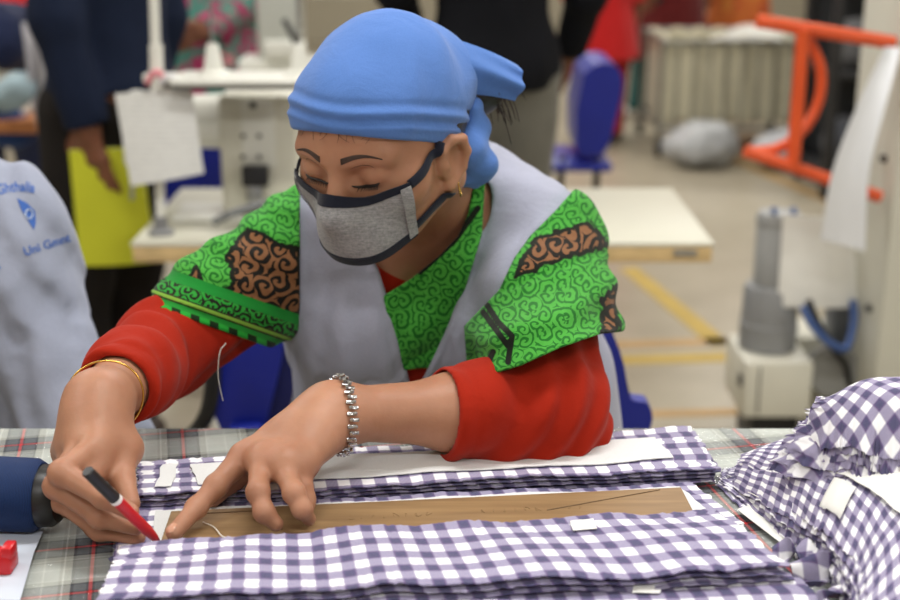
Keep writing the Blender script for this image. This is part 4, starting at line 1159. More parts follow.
# paper clipped on the pole
def sheet_px(name, pts, Y, m, label, cat, bow=.006, th=.0008, n=(16, 18), dy=0.0, tilt=0.0):
    TL, TR, BR, BL = [P(*q, Y) for q in pts]
    s = np.linspace(0, 1, n[0])[:, None, None]; t = np.linspace(0, 1, n[1])[None, :, None]
    G = (TL*(1-s)+TR*s)*(1-t)+(BL*(1-s)+BR*s)*t
    G = G+V(0, -1, 0)*(bow*np.sin(s*math.pi)*(.4+t)+tilt*t)+V(0, dy, 0)
    return tag(solid_sheet(name, G, th, m, None), label, cat)
def mk_form():
    t = NT('printed_form'); g = t.n('ShaderNodeSeparateXYZ', Vector=t.coord()); z = g.outputs[2]
    ln_ = step(t, t.math('SINE', t.math('MULTIPLY', z, 560)), .80, .1); br = step(t, t.noise(60, 2), .5, .05)
    c = t.mix(t.math('MULTIPLY', t.math('MULTIPLY', ln_, br), .22), lin(226, 227, 224), lin(90, 92, 98)); t.bsdf(c, .7); return t.m
M_FORM = mk_form()
sheet_px('paper_form', [(115, 94), (191, 86), (204, 173), (131, 186)], YS-.03, M_FORM, 'white paper form hung on the thread stand pole', 'paper', .008)
clp = thing('clothes_peg', 'pink peg holding the paper form on the thread stand', 'peg', tuple(P(156, 84, YS-.03)))
bm = bmesh.new(); b_tube(bm, spline([P(147, 84, YS-.05), P(153, 74, YS-.055), P(159, 73, YS-.05), P(164, 80, YS-.045)], 14), .007, 8); link('jaw', bm_mesh(bm, 'jaw', True), plain('pink_yarn', (214, 128, 138), .8), clp)
bm = bmesh.new(); b_tube(bm, spline([P(160, 84, YS-.05), P(168, 77, YS-.055), P(177, 80, YS-.05)], 12), .007, 8); link('spring', bm_mesh(bm, 'spring', True), plain('white_clip', (214, 212, 214), .6), clp)

# ---- chairs
ch = thing('chair', 'blue plastic chair the woman sits on, back edge right of her elbow', 'chair', (-.02, 1.60, 0))
for q, nm in (((-.02, 1.55, .555), 'seat'),): boxobj(nm, q, (.42, .42, .03), M_BLUEP, ch, .012)
# back seen at the far side of her elbow: tall rounded edge with a lobe near the foot
def hull(name, px, Y, th, m, parent):
    c = spline([P(*q, Y) for q in px], 60); n = len(c); bm = bmesh.new()
    a = [bm.verts.new(p) for p in c]; b = [bm.verts.new(p+V(0, th, 0)) for p in c]
    bm.faces.new(a); bm.faces.new(b[::-1])
    for i in range(n): bm.faces.new((b[i], b[(i+1) % n], a[(i+1) % n], a[i]))
    bmesh.ops.triangulate(bm, faces=[f for f in bm.faces if len(f.verts) > 4])
    return link(name, bm_mesh(bm, name, True, 40), m, parent)
hull('backrest', [(400, 330), (500, 322), (598, 324), (614, 338), (624, 365), (630, 398), (648, 404), (652, 422), (640, 440), (600, 450), (500, 460), (400, 456)], 1.73, .03, M_BLUEP, ch)
for sx_ in (-1, 1):
    for y in (1.42, 1.70): tubeobj('leg', [(-.02+sx_*.17, y, .54), (-.02+sx_*.20, y, 0)], .012, M_DK, ch)
c2 = thing('chair', 'blue plastic chair with black tube arm seen under her raised sleeve', 'chair', (-.40, 2.1, 0))
YC = 2.05
hull('backrest', [(200, 350), (230, 335), (270, 336), (282, 352), (272, 400), (262, 440), (252, 466), (236, 462), (222, 432), (206, 400)], YC, .02, M_BLUEP, c2)
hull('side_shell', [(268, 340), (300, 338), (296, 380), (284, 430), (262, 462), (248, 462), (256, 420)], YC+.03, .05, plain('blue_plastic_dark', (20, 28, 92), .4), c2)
tubeobj('grip', [P(232, 436, YC-.02), P(262, 434, YC-.02)], .020, M_BLUEP, c2, 16)
tubeobj('arm_loop', spline([P(214, 352, YC-.03), P(212, 390, YC-.03), P(204, 420, YC-.03), P(184, 440, YC-.02), P(150, 448, YC), P(90, 450, YC+.05)], 40), .0135, M_BLK, c2, 14)
sz = P(220, 520, YC)[2]
boxobj('seat', (P(200, 0, YC)[0], YC+.16, sz), (.40, .40, .03), M_BLUEP, c2, .012)
for dx in (-.17, .17):
    for y in (YC+.0, YC+.32): tubeobj('leg', [(P(200, 0, YC)[0]+dx, y, sz), (P(200, 0, YC)[0]+dx, y, 0)], .012, M_DK, c2)
c3 = thing('chair', 'blue plastic chair seen side-on behind the person in black', 'chair', tuple(P(602, 190, 4.55)*V(1, 1, 0)))
hull('backrest', [(584, 74), (598, 64), (616, 66), (623, 84), (616, 120), (606, 150), (590, 156), (577, 150), (576, 112)], 4.5, .36, M_BLUEP, c3)
boxobj('seat', tuple(P(556, 158, 4.68)), (.36, .38, .03), M_BLUEP, c3, .01)
for px, y in ((562, 4.56), (598, 4.56), (562, 4.80), (598, 4.80)):
    q = P(px, 156, y); tubeobj('leg', [q, V(q[0]-.02, y, 0)], .013, M_DK, c3)
c4 = thing('chair', 'blue chair showing through the gap under the sewing machine arm', 'chair', tuple(P(196, 190, 3.6)*V(1, 1, 0)))
hull('backrest', [(166, 150), (196, 147), (226, 150), (230, 175), (226, 200), (196, 204), (166, 200), (163, 175)], 3.6, .03, M_BLUEP, c4)
q = P(196, 204, 3.8); boxobj('seat', (q[0], 3.82, q[2]-.05), (.40, .40, .03), M_BLUEP, c4, .01)
for dx in (-.17, .17):
    for dy in (-.17, .17): tubeobj('leg', [(q[0]+dx, 3.82+dy, q[2]-.06), (q[0]+dx, 3.82+dy, 0)], .013, M_DK, c4)

# ---- grey vacuum unit, papers, fan, pillar and orange rail on the right
YV = 3.3
vx = P(765, 380, YV)[0]
vu = thing('vacuum_unit', 'white box machine with stacked grey cylinders beyond the table', 'machine', (vx, YV, 0))
def zz(py, Y=YV): return P(450, py, Y)[2]
boxobj('cabinet', (vx+.005, YV, (zz(347)+zz(402))/2), (.178, .24, zz(347)-zz(402)), M_CREAM, vu, .012)
boxobj('plinth', (vx+.012, YV, zz(404)/2+.004), (.12, .18, zz(404)), M_BLK, vu, .006)
boxobj('switch', (vx-.085, YV-.09, zz(368)), (.012, .03, .03), M_BLK, vu, .003)
boxobj('side_seam', (vx-.045, YV-.121, (zz(347)+zz(402))/2), (.006, .004, zz(352)-zz(398)), plain('seam_grey', (120, 118, 110), .6), vu, .001)
GC = plain('grey_plastic_cylinder', (142, 144, 146), .45, var=.05); GC2 = plain('pale_grey_band', (158, 160, 160), .45, var=.05)
latheobj('lower_cylinder', [(.074, zz(346)), (.076, zz(322)), (.076, zz(321)), (.073, zz(320)), (.070, zz(288)), (.064, zz(284))], (vx-.002, YV, 0), GC, vu, 36)
latheobj('upper_cylinder', [(.056, zz(284)), (.057, zz(216)), (.052, zz(212)), (.030, zz(211))], (vx+.006, YV, 0), GC2, vu, 36)
latheobj('band', [(.0575, zz(224)), (.0585, zz(222)), (.0585, zz(218)), (.0575, zz(217))], (vx+.006, YV, 0), GC2, vu, 36)
for dx in (-.02, .03): boxobj('latch', (vx+dx, YV-.045, zz(211)+.01), (.014, .012, .02), plain('blue_latch', (70, 96, 150), .5), vu, .003)
# pillar-like machine column
xp = 1.052
pc = thing('machine_column', 'tall pale machine column at the right edge behind the heap', 'machine', (xp+.17, 3.2, 0))
boxobj('housing', (xp+.17, 3.25, .95), (.34, .36, 1.90), plain('column_paint', (204, 203, 190), .45, var=.03), pc, .010)
boxobj('foot', (xp+.17, 3.25, .02), (.38, .40, .04), M_DK, pc, .006)
for py in (165, 318):
    q = P(858, py, 3.07); boxobj('bolt', (xp-.004, 3.15, q[2]), (.018, .018, .018), M_DK, pc, .004)
fan = thing('fan_motor', 'round dark fan motor on a pale block between vacuum unit and column', 'motor', (P(826, 390, 3.35)[0], 3.35, 0))
fx = P(826, 366, 3.3)[0]
latheobj('fan_cage', [(.03, -.03), (.062, -.025), (.068, 0), (.068, .05)], (fx, 3.27, zz(366)), plain('fan_grey', (136, 136, 132), .5), fan, 32, Matrix.Rotation(math.radians(75), 3, 'X'))
for k in range(4): 
    a = np.linspace(0, 2*math.pi, 36, endpoint=False); rr = .020+.014*k
    tubeobj('guard_ring', np.stack([fx+rr*np.cos(a), np.full(36, 3.235), zz(366)+rr*np.sin(a)], 1), .0032, M_STEEL, fan, 8, closed=True)
boxobj('block', (fx+.01, 3.42, zz(366)/2+.02), (.16, .18, zz(330)), M_CREAM, fan, .012)
boxobj('upper_housing', (P(840, 330, 3.36)[0], 3.36, zz(326)), (.07, .10, .13), plain('charcoal_housing', (96, 100, 106), .5), fan, .015)
tag(tubeobj('hose', spline([P(802, 306, 3.16), P(812, 325, 3.14), P(828, 342, 3.14), P(846, 348, 3.17), P(854, 322, 3.2), P(853, 300, 3.22)], 40), .010, plain('blue_hose', (64, 92, 150), .4)), 'blue hose looping below the hanging white sheet', 'hose')
tag(tubeobj('hose', spline([P(808, 300, 3.18), P(818, 322, 3.17), P(834, 350, 3.19), P(846, 366, 3.20), P(850, 388, 3.22)], 40), .009, M_BLK), 'black hose beside the blue one below the hanging sheet', 'hose')
rail = thing('orange_rail', 'orange welded tube rail fixed to the pale column', 'rail', tuple(P(872, 110, 3.16)))
M_OR = plain('orange_paint', (218, 84, 36), .4, var=.04)
YO = 3.1
tubeobj('top_tube', [P(757, 21, YO+.02), P(895, 43, YO+.02)], .0160, M_OR, rail, 18)
tubeobj('bottom_tube', [P(745, 151, YO), P(880, 197, YO)], .0150, M_OR, rail, 18)
tubeobj('post', [P(803, 29, YO), P(793, 166, YO)], .0160, M_OR, rail, 18)
tubeobj('bow', spline([P(806, 34, YO+.05), P(820, 66, YO+.06), P(819, 100, YO+.06), P(803, 130, YO+.05), P(778, 148, YO+.03), P(750, 152, YO+.01)], 40), .0125, M_OR, rail, 16)
sheet_px('paper_sheet', [(783, 214), (853, 218), (857, 307), (777, 306)], 3.235, plain('grey_white_paper', (238, 238, 233), .7, var=.04), 'white sheet hanging between vacuum unit and column', 'paper', .01)
bm = bmesh.new(); c = spline([P(892, 47, 3.085), P(872, 100, 3.0), P(850, 170, 2.95), P(842, 240, 2.95)], 30); w = np.linspace(.020, .055, 30)[:, None]
u = np.linspace(-1, 1, 9)[None]
G = c[:, None]+V(1, .15, -.1)*(w*u)[..., None]+V(0, -.01, 0)*(u*u)[..., None]; G[-8:, :, 2] -= (np.linspace(0, .022, 8)[:, None]*(u+1)/2)
tag(solid_sheet('paper_strip', G, .0008, plain('pale_strip_paper', (222, 224, 228), .6, var=.03)), 'long pale paper strip hanging from the end of the orange rail', 'paper')

# ---- laundry cart
YK = 7.4
kt = thing('laundry_cart', 'wire cart lined with cream cloth holding white bags', 'cart', tuple(P(720, 150, YK)*V(1, 1, 0)))
x0, x1 = P(660, 100, YK)[0], P(805, 100, YK)[0]; zt = P(0, 42, YK)[2]; y0, y1 = YK, YK+.75
M_WIRE = plain('grey_wire', (128, 128, 124), .4, .6)
for nm, z in (('top_frame', zt), ('bottom_frame', .16)):
    tubeobj(nm, np.array([(x0, y0, z), (x1, y0, z), (x1, y1, z), (x0, y1, z)]), .014, M_WIRE, kt, 10, closed=True)
for x, y in ((x0, y0), (x1, y0), (x1, y1), (x0, y1)):
    tubeobj('post', [(x, y, .10), (x, y, zt)], .013, M_WIRE, kt)
    latheobj('caster', [(.045, -.015), (.05, 0), (.045, .015)], (x, y, .05), M_BLK, kt, 18, Matrix.Rotation(math.pi/2, 3, 'Y'))
for k in range(1, 9):
    x = x0+(x1-x0)*k/9; tubeobj('wire', [(x, y0-.005, .16), (x, y0-.005, zt)], .005, M_WIRE, kt, 6)
lin_ = SDF()
lin_.cap(((x0+x1)/2, (y0+y1)/2, .30), ((x0+x1)/2, (y0+y1)/2, zt-.08), .30, .34, k=.05)
def liner(p, d):
    q = np.abs(p-V((x0+x1)/2, (y0+y1)/2, .42)); bx = np.maximum(np.maximum(q[:, 0]-(x1-x0)/2+.03, q[:, 1]-.345), q[:, 2]-(zt-.22)/2-.02)
    return np.maximum(bx+.012*np.sin(p[:, 0]*45+2*wob(p, 8, 2)), -(np.maximum(np.maximum(q[:, 0]-(x1-x0)/2+.06, q[:, 1]-.31), zt-.22-p[:, 2])))
lin_.p = []; lin_.add(lambda x, y, z: np.zeros(np.broadcast(x, y, z).shape)-.02, (x0, y0, .1), (x1, y1, zt+.05), 0)
v_, f_ = lin_.surf((x0-.03, y0-.03, .12), (x1+.03, y1+.03, zt+.06), .018, liner)
link('liner', np_mesh('liner', v_, f_), cloth('cream_canvas', (190, 184, 160)), kt)
def bag(loc, r, label, rgb, seed, group):
    s_ = SDF(); s_.ell(V(*loc)+V(0, 0, r[2]*.9), r, k=.05); s_.ell(V(*loc)+V(r[0]*.3, 0, r[2]*1.5), np.array(r)*.55, k=.1)
    v_, f_ = s_.surf(V(*loc)-np.array(r)*1.5, V(*loc)+V(*r)*1.5+V(0, 0, r[2]*2), .02, lambda p, d: smax(d+.028*wob(p, 18, seed)+.016*np.abs(wob(p, 50, seed+1)), loc[2]-p[:, 2]+.004, .01))
    tag(link('bag', np_mesh('bag', v_, f_), plain('bag_plastic', rgb, .45, var=.25, scale=12)), label, 'bag', group)
bag((P(700, 140, YK-.28)[0], YK-.28, 0), (.20, .16, .12), 'crumpled pale grey bag on the floor against the wire cart', (166, 168, 170), 1, None)
bag((P(792, 150, YK-.35)[0], YK-.35, 0), (.22, .17, .11), 'crumpled white bag on the floor behind the orange rail', (176, 178, 182), 3, None)
bag((P(742, 60, YK+.4)[0], YK+.4, zt-.20), (.26, .22, .12), 'white bundle lying in the wire cart', (198, 196, 188), 5, None)

# ---- rack at the far right
YR = 6.3
rk = thing('storage_rack', 'dark storage rack with bundles behind the orange rail', 'rack', (P(862, 150, YR)[0]+.15, YR, 0))
rx0, rx1 = P(832, 100, YR)[0], P(832, 100, YR)[0]+.9
for x in (rx0, rx1):
    for y in (YR, YR+.5): boxobj('upright', (x, y, .9), (.045, .045, 1.8), M_DK, rk, .004)
for z in (.12, .60, 1.08, 1.56): boxobj('shelf', ((rx0+rx1)/2, YR+.25, z), (rx1-rx0, .54, .03), M_DK, rk, .004)
boxobj('back_panel', ((rx0+rx1)/2, YR+.51, .9), (rx1-rx0, .012, 1.78), plain('dark_panel', (40, 42, 46), .7), rk, .002)
for k, (dx, z, w, rgb, lb) in enumerate(((.14, .135, .22, (60, 62, 68), 'dark bundle on the lowest rack shelf, at its outer end'), (.42, .135, .24, (44, 46, 52), 'dark bundle on the lowest rack shelf, further in'), (.15, .615, .22, (96, 96, 98), 'grey bundle on the middle rack shelf'), (.44, .615, .26, (38, 40, 46), 'black bundle on the middle rack shelf'), (.20, 1.095, .28, (150, 148, 140), 'pale carton on the rack shelf near the photo top'))):
    s_ = SDF(); s_.ell((rx0+dx, YR+.2, z+.11), (w/2, .17, .125), k=.05)
    v_, f_ = s_.surf((rx0+dx-.2, YR-.05, z-.02), (rx0+dx+.2, YR+.45, z+.26), .016, lambda p, d: smax(d+.012*wob(p, 26, k), z+.002-p[:, 2], .01))
    tag(link('bundle', np_mesh('bundle', v_, f_), cloth('bundle_cloth', rgb)), lb, 'bundle', None)
# ================================================================== the other people
M_SKIN2 = mk_skin('skin_dark', (84, 52, 36), (118, 78, 56))
def figure(label, loc, yaw, shirt, trouser, shoe, joints=None, sleeve=1.0, hem=.80, legs_skirt=False, skirt_hem=.45, hscale=1.0, fat=1.0, hair=True, res=.0075, cover=None):
    """a whole standing figure; joints are (sideways to its left, forward, up)"""
    J = dict(pel=(0, 0, .92), che=(0, 0, 1.20), nec=(0, .01, 1.40), hea=(0, .05, 1.53), sL=(.165, 0, 1.34), eL=(.21, -.02, 1.06), wL=(.21, .04, .83), sR=(-.165, 0, 1.34), eR=(-.21, -.02, 1.06), wR=(-.21, .04, .83),
             hL=(.09, 0, .88), kL=(.10, .02, .48), aL=(.10, -.02, .09), hR=(-.09, 0, .88), kR=(-.10, .02, .48), aR=(-.10, -.02, .09))
    J.update(joints or {})
    c, s = math.cos(yaw), math.sin(yaw)      # forward = (-s, c): yaw 0 faces away from the camera
    F = V(-s, c, 0); Lf = V(-c, -s, 0)
    T = {k: V(*loc)+(Lf*q[0]+F*q[1])*1.0+V(0, 0, q[2]*hscale) for k, q in J.items()}
    T['L'], T['F'] = Lf, F
    root = thing('person', label, 'person', loc)
    R3 = np.stack([Lf, F, V(0, 0, 1)], 1)
    tor = SDF(); tor.ell(T['che'], (.155*fat, .105*fat, .19), R3, .03); tor.ell(T['pel']+V(0, 0, .03), (.15*fat, .11*fat, .14), R3, .08); tor.cap(T['sL']-Lf*.03, T['sR']+Lf*.03, .055, k=.05); tor.cap(T['pel'], T['che'], .115*fat, k=.06)
    b = SDF(); b.group(tor, .02); b.cap(T['nec']-V(0, 0, .03), T['hea'], .052, .05, .03); 
    b.ell(T['hea']+V(0, 0, .045), (.074, .094, .100), R3, .02); b.ell(T['hea']+F*.035-V(0, 0, .035), (.054, .055, .065), R3, .02); b.cap(T['hea']+F*.088+V(0, 0, .02), T['hea']+F*.105-V(0, 0, .012), .008, .013, .01)
    for sgn in (-1, 1): b.ell(T['hea']+Lf*.074*sgn+V(0, 0, .0), (.008, .018, .03), R3, .008); b.ell(T['hea']+F*.095+Lf*.03*sgn+V(0, 0, .028), (.016, .012, .010), R3, .01, 's')
    arms = SDF()
    for k in 'LR':
        arms.chain([T['s'+k], T['e'+k], T['w'+k]], [.050, .040, .027], k=.02)
        sg = 1 if k == 'L' else -1
        d = unit(T['w'+k]-T['e'+k]); fw = unit(F-d*np.dot(F, d)); si = np.cross(d, fw)
        w = T['w'+k]; mc = [w+d*.085+fw*o for o in (.030, .010, -.010, -.028)]
        fin = [([m+d*.036+si*.004*sg, m+d*.062+si*.012*sg, m+d*.078+si*.020*sg], [.0105, .0095, .0085, .007]) for m in mc]
        th = [w+d*.02+fw*.028, w+d*.05+fw*.048, w+d*.075+fw*.052, w+d*.095+fw*.050]
        hd = hand(w, mc, fin, th, None); b.group(hd, .02)
    b.group(arms, .03)
    legs = SDF()
    for k in 'LR': legs.chain([T['h'+k], T['k'+k], T['a'+k]], [.088*fat, .058, .042], k=.03)
    b.group(legs, .04)
    lo = np.min([T[k] for k in J], 0)-.25; hi = np.max([T[k] for k in J], 0)+.20
    lo[2] = .02
    v, f = b.surf(lo, hi, .0055); link('body', np_mesh('body', v, f), M_SKIN2, root)
    sh = SDF(); sh.group(tor, .02); sh.ell(T['pel']-V(0, 0, .04), (.165*fat, .12*fat, .12), R3, .06)
    for k in 'LR': sh.chain([T['s'+k], T['e'+k], T['e'+k]*(1-sleeve*.97)+T['w'+k]*sleeve*.97], [.056, .050, .040], k=.03)
    if legs_skirt: sh.cap(T['pel'], V(T['pel'][0], T['pel'][1], skirt_hem*hscale), .17*fat, .24*fat, .06)
    zh = (skirt_hem if legs_skirt else hem)*hscale
    def shp(p, d):
        near = np.minimum(np.linalg.norm(p-T['wL'], axis=1), np.linalg.norm(p-T['wR'], axis=1))
        d = d-.008+.004*wob(p, 30, 3)+.003*np.sin(p[:, 0]*60+p[:, 1]*40+3*wob(p, 9, 1))*np.clip((1.1-p[:, 2])*3, 0, 1)
        arm_in = arms.val(p)
        z = np.where(arm_in < .03, smax(d, -1e3+0*d, .001), smax(d, zh-p[:, 2], .006))
        z = smax(z, -(np.linalg.norm(p-(T['hea']+V(0, 0, .03)), axis=1)-.125), .004)
        for k in 'LR':
            e = unit(T['w'+k]-T['e'+k]); lim = T['e'+k]*(1-sleeve)+T['w'+k]*sleeve
            z = np.where(arm_in < .05, np.maximum(z, np.where(np.linalg.norm(p-lim, axis=1) < .12, (p-lim)@e, -1)), z)
        return z
    v, f = sh.surf(lo, hi, res, shp); link('shirt', np_mesh('shirt', v, f), shirt, root)
    tr = SDF(); tr.ell(T['pel']-V(0, 0, .02), (.155*fat, .118*fat, .13), R3, .05)
    for k in 'LR': tr.chain([T['h'+k], T['k'+k], T['a'+k]], [.096*fat, .076, .066], k=.04)
    v, f = tr.surf(lo, hi, .0085, lambda p, d: smax(smax(d+.005*wob(p, 26, 6), .06-p[:, 2], .004), p[:, 2]-1.0*hscale, .004)); link('trousers', np_mesh('trousers', v, f), trouser, root)
    for k in 'LR':
        s_ = SDF(); a = T['a'+k]*V(1, 1, 0); s_.cap(a-F*.05+V(0, 0, .04), a+F*.14+V(0, 0, .032), .042, .036, n=(0, 0, 1), fl=.8)
        v, f = s_.surf(a-.28, a+.28, .007, lambda p, d: smax(d, .003-p[:, 2], .003)); link('shoe', np_mesh('shoe', v, f), shoe, root)
    if hair:
        h_ = SDF(); h_.ell(T['hea']+V(0, 0, .052)-F*.008, (.080, .099, .100), R3, .01)
        v, f = h_.surf(T['hea']-.2, T['hea']+.2, .007, lambda p, d: smax(d+.003*wob(p, 90, 2), ((p-T['hea'])@F)*1.0-(p[:, 2]-T['hea'][2])*1.0-.02, .004)); link('hair', np_mesh('hair', v, f), cover or M_HAIR, root)
    return root, T
M_NAVY = cloth('navy_shirt', (24, 32, 52), var=.12, sheen=0); M_TROU = cloth('near_black_trousers', (34, 31, 30), var=.15, sheen=0)
M_SHOE = plain('brown_shoe', (58, 42, 32), .5)
gx = P(98, 150, 3.1)
man, TM = figure('person in navy shirt standing with a yellow folder left of the sewing table', (gx[0]+.02, 3.20, 0), math.radians(60), M_NAVY, M_TROU, M_SHOE,
    dict(eL=(.190, -.03, 1.10), wL=(.165, -.07, .865), eR=(-.19, .0, 1.08), wR=(-.18, .06, .86), sL=(.150, 0, 1.37), hL=(.085, .03, .88), hR=(-.085, .03, .88), kL=(.09, .07, .48), kR=(-.09, .07, .48), aL=(.09, .09, .09), aR=(-.09, .09, .09)), hem=.93, hscale=1.04)
fo = [P(69, 150, 3.02), P(140, 146, 3.04), P(156, 262, 3.06), P(80, 266, 3.04)]
fl_ = thing('folder', 'yellow folder held down in the hand of the person in navy', 'folder', tuple(fo[0]))
def fsheet(nm, off, m, sc=1.0):
    s = np.linspace(0, 1, 12)[:, None, None]; t = np.linspace(0, 1, 14)[None, :, None]
    G = (fo[0]*(1-s)+fo[1]*s)*(1-t)+(fo[3]*(1-s)+fo[2]*s)*t
    G = G+V(0, 1, 0)*off+V(0, -.012, 0)*np.sin(s*math.pi); return solid_sheet(nm, G, .0012, m, fl_)
M_YF = plain('yellow_folder', (200, 204, 44), .55, var=.04)
fsheet('cover', .0, M_YF); fsheet('papers', .004, M_PAPER); fsheet('cover', .008, M_YF)

bx = P(492, 120, 3.75)
figure('person in black shirt and grey trousers standing behind the woman', (bx[0], 3.75, 0), math.radians(8), cloth('black_shirt', (17, 18, 23), var=.15, sheen=0), cloth('grey_trousers', (104, 102, 94), var=.1), M_SHOE,
    dict(eL=(.27, .02, 1.10), wL=(.22, .16, .98), eR=(-.27, .02, 1.08), wR=(-.25, .12, .92)), hem=.84, fat=1.12, hscale=1.06)
def mk_floral(name, cols, sc):
    t = NT(name); vo = t.n('ShaderNodeTexVoronoi', Scale=sc, Vector=t.coord()); n = t.noise(sc*.8, 3, .6, dist=1.5)
    c = t.ramp(n, [(.25+.5*i/(len(cols)-1), lin(*q)) for i, q in enumerate(cols)], 'CONSTANT')
    c = t.mix(step(t, vo.outputs['Distance'], .25, .05), lin(*cols[-1]), c); t.bsdf(c, .85); return t.m
fx_ = P(205, 100, 4.7)
figure('person in teal and magenta floral tunic behind the thread stand', (fx_[0], 4.75, 0), math.radians(150), mk_floral('floral_cotton', [(54, 110, 98), (150, 38, 84), (60, 120, 108), (196, 120, 128), (158, 40, 88)], 9), cloth('magenta_trousers', (120, 40, 70)), M_SHOE, dict(wL=(.18, .22, .98), wR=(-.16, .2, 1.0)), legs_skirt=True, skirt_hem=.5, fat=1.15, res=.011)
rx_ = P(636, 40, 7.9)
figure('person in red and maroon walking beyond the blue chair', (P(668, 40, 8.8)[0], 8.8, 0), math.radians(60), cloth('maroon_cotton', (92, 26, 26), var=.2), cloth('teal_trousers', (40, 92, 92), var=.15), plain('white_shoe', (208, 204, 198), .5), dict(kL=(.1, .12, .48), aL=(.1, .16, .09), kR=(-.1, -.05, .5), aR=(-.1, -.24, .10)), legs_skirt=True, skirt_hem=.42, fat=1.1, res=.012)
r2 = P(650, 30, 8.3); figure('person in bright red tunic past the maroon one', (P(600, 30, 7.9)[0], 7.9, 0), math.radians(-20), cloth('bright_red_cotton', (176, 30, 30)), cloth('red_trousers', (150, 36, 34)), M_SHOE, legs_skirt=True, skirt_hem=.5, res=.012)
r3 = P(744, 30, 9.0); figure('person in orange and red standing behind the wire cart', (r3[0], 9.2, 0), math.radians(15), mk_floral('red_orange_cotton', [(160, 30, 34), (190, 100, 40), (168, 32, 36), (196, 120, 50)], 5), cloth('ochre_trousers', (178, 112, 50)), M_SHOE, legs_skirt=True, skirt_hem=.4, res=.012)

# ---- person in printed grey smock at the left edge, seen from behind
smk = thing('person', 'person in pale grey smock with blue printing, seen from behind at the table', 'person', tuple(P(-20, 400, 1.55)*V(1, 1, 0)))
sm = SDF()
sm.chain([P(-30, 240, 1.52), P(-12, 310, 1.54), P(-6, 390, 1.56), P(-4, 500, 1.58)], [.080, .101, .108, .120], k=.05)
sm.ell(P(4, 270, 1.52), (.078, .09, .095), k=.06)
sm.cap(P(8, 212, 1.53), P(-90, 205, 1.53), .055, .05, .05)
sm.chain([P(58, 370, 1.47), P(92, 450, 1.45), P(108, 520, 1.45)], [.045, .060, .07], k=.07)
def smp(p, d):
    return smax(d+.0035*wob(p, 34, 2)+.0028*np.sin(p@V(120, 40, 60)+5*wob(p, 20, 6))+.0022*np.abs(wob(p, 70, 7))+.0014*wob(p, 130, 3), .55-p[:, 2], .006)
v, f = sm.surf((-.95, 1.24, .54), (-.28, 1.85, 1.22), .0042, smp)
M_SMOCK = cloth('pale_lavender_smock', (158, 164, 184), var=.03, wr=.35, weave=700)
link('smock', np_mesh('smock', v, f), M_SMOCK, smk)
sb = SDF(); hc_ = P(-112, 128, 1.42)
sb.ell(hc_, (.076, .092, .108), k=.02); sb.cap(hc_-V(0, -.03, .06), P(-55, 215, 1.53), .05, .055, .03); sb.chain([P(-42, 235, 1.52), P(-28, 300, 1.54), P(-20, 420, 1.56)], [.05, .07, .08], k=.05)
sb.chain([P(-85, 225, 1.52), P(-140, 330, 1.36), P(-150, 420, 1.15)], [.048, .04, .03], k=.03); sb.chain([P(20, 225, 1.56), P(30, 330, 1.75), P(-60, 400, 1.80)], [.046, .04, .03], k=.03)
v, f = sb.surf((-.95, 1.0, .80), (-.28, 1.95, 1.38), .005); link('body', np_mesh('body', v, f), M_SKIN2, smk)
hh = SDF(); hh.ell(hc_+V(.0, .015, .02), (.082, .098, .106), k=.02); hh.ell(hc_+V(.02, .09, -.03), (.05, .045, .05), k=.03)
v, f = hh.surf(hc_-.22, hc_+.22, .006, lambda p, d: smax(d, (hc_[1]-.02-p[:, 1])*.8-(p[:, 2]-hc_[2])*.6-.02, .004)); link('hair', np_mesh('hair', v, f), M_HAIR, smk)
lg = SDF(); px_ = P(-20, 480, 1.58)
for s in (-1, 1): lg.chain([V(px_[0]+.08*s, 1.60, .60), V(px_[0]+.09*s-.03, 1.30, .62), V(px_[0]+.09*s-.03, 1.36, .08)], [.095, .075, .05], k=.03)
lg.ell((px_[0], 1.62, .62), (.17, .15, .10), k=.05)
v, f = lg.surf((-.95, 1.1, .04), (-.2, 1.85, .80), .008); link('trousers', np_mesh('trousers', v, f), cloth('dark_blue_trousers', (44, 52, 78)), smk)
stl = thing('stool', 'wooden stool under the person in the grey smock', 'stool', (px_[0], 1.62, 0))
boxobj('seat', (px_[0], 1.62, .492), (.34, .30, .03), M_EDGE, stl, .006)
for dx in (-.13, .13):
    for dy in (-.11, .11): boxobj('leg', (px_[0]+dx, 1.62+dy, .238), (.035, .035, .476), M_EDGE, stl, .003)
M_PRINT = plain('blue_print', (62, 104, 184), .8, var=.08)
class Fld:
    def val(s, p): return smp(p, sm.val(p))
def on_smock(px, off):
    o = CAM; r = np.stack([unit(ray(a, b)) for a, b in px]); t = np.full(len(px), 1.2); g = Fld()
    for _ in range(60): t = t+(g.val(o+r*t[:, None])-off)*.7
    return o+r*t[:, None]
def print_text(txt, size, place, name='lettering'):
    cu = bpy.data.curves.new('t', 'FONT'); cu.body = txt; cu.size = size; cu.resolution_u = 3; cu.offset = size*.018
    ob = bpy.data.objects.new('t', cu); COL.objects.link(ob)
    me = bpy.data.meshes.new_from_object(ob.evaluated_get(bpy.context.evaluated_depsgraph_get()))
    bpy.data.objects.remove(ob)
    bm = bmesh.new(); bm.from_mesh(me); bmesh.ops.triangulate(bm, faces=bm.faces); bmesh.ops.subdivide_edges(bm, edges=[e for e in bm.edges if e.calc_length() > size*.2], cuts=1); bmesh.ops.triangulate(bm, faces=bm.faces)
    co = np.array([v.co[:] for v in bm.verts]); q = on_smock(place(co), .0008)
    for v, p in zip(bm.verts, q): v.co = p
    me2 = bpy.data.meshes.new(name); bm.to_mesh(me2); bm.free(); bpy.data.meshes.remove(me)
    link(name, me2, M_PRINT, smk)
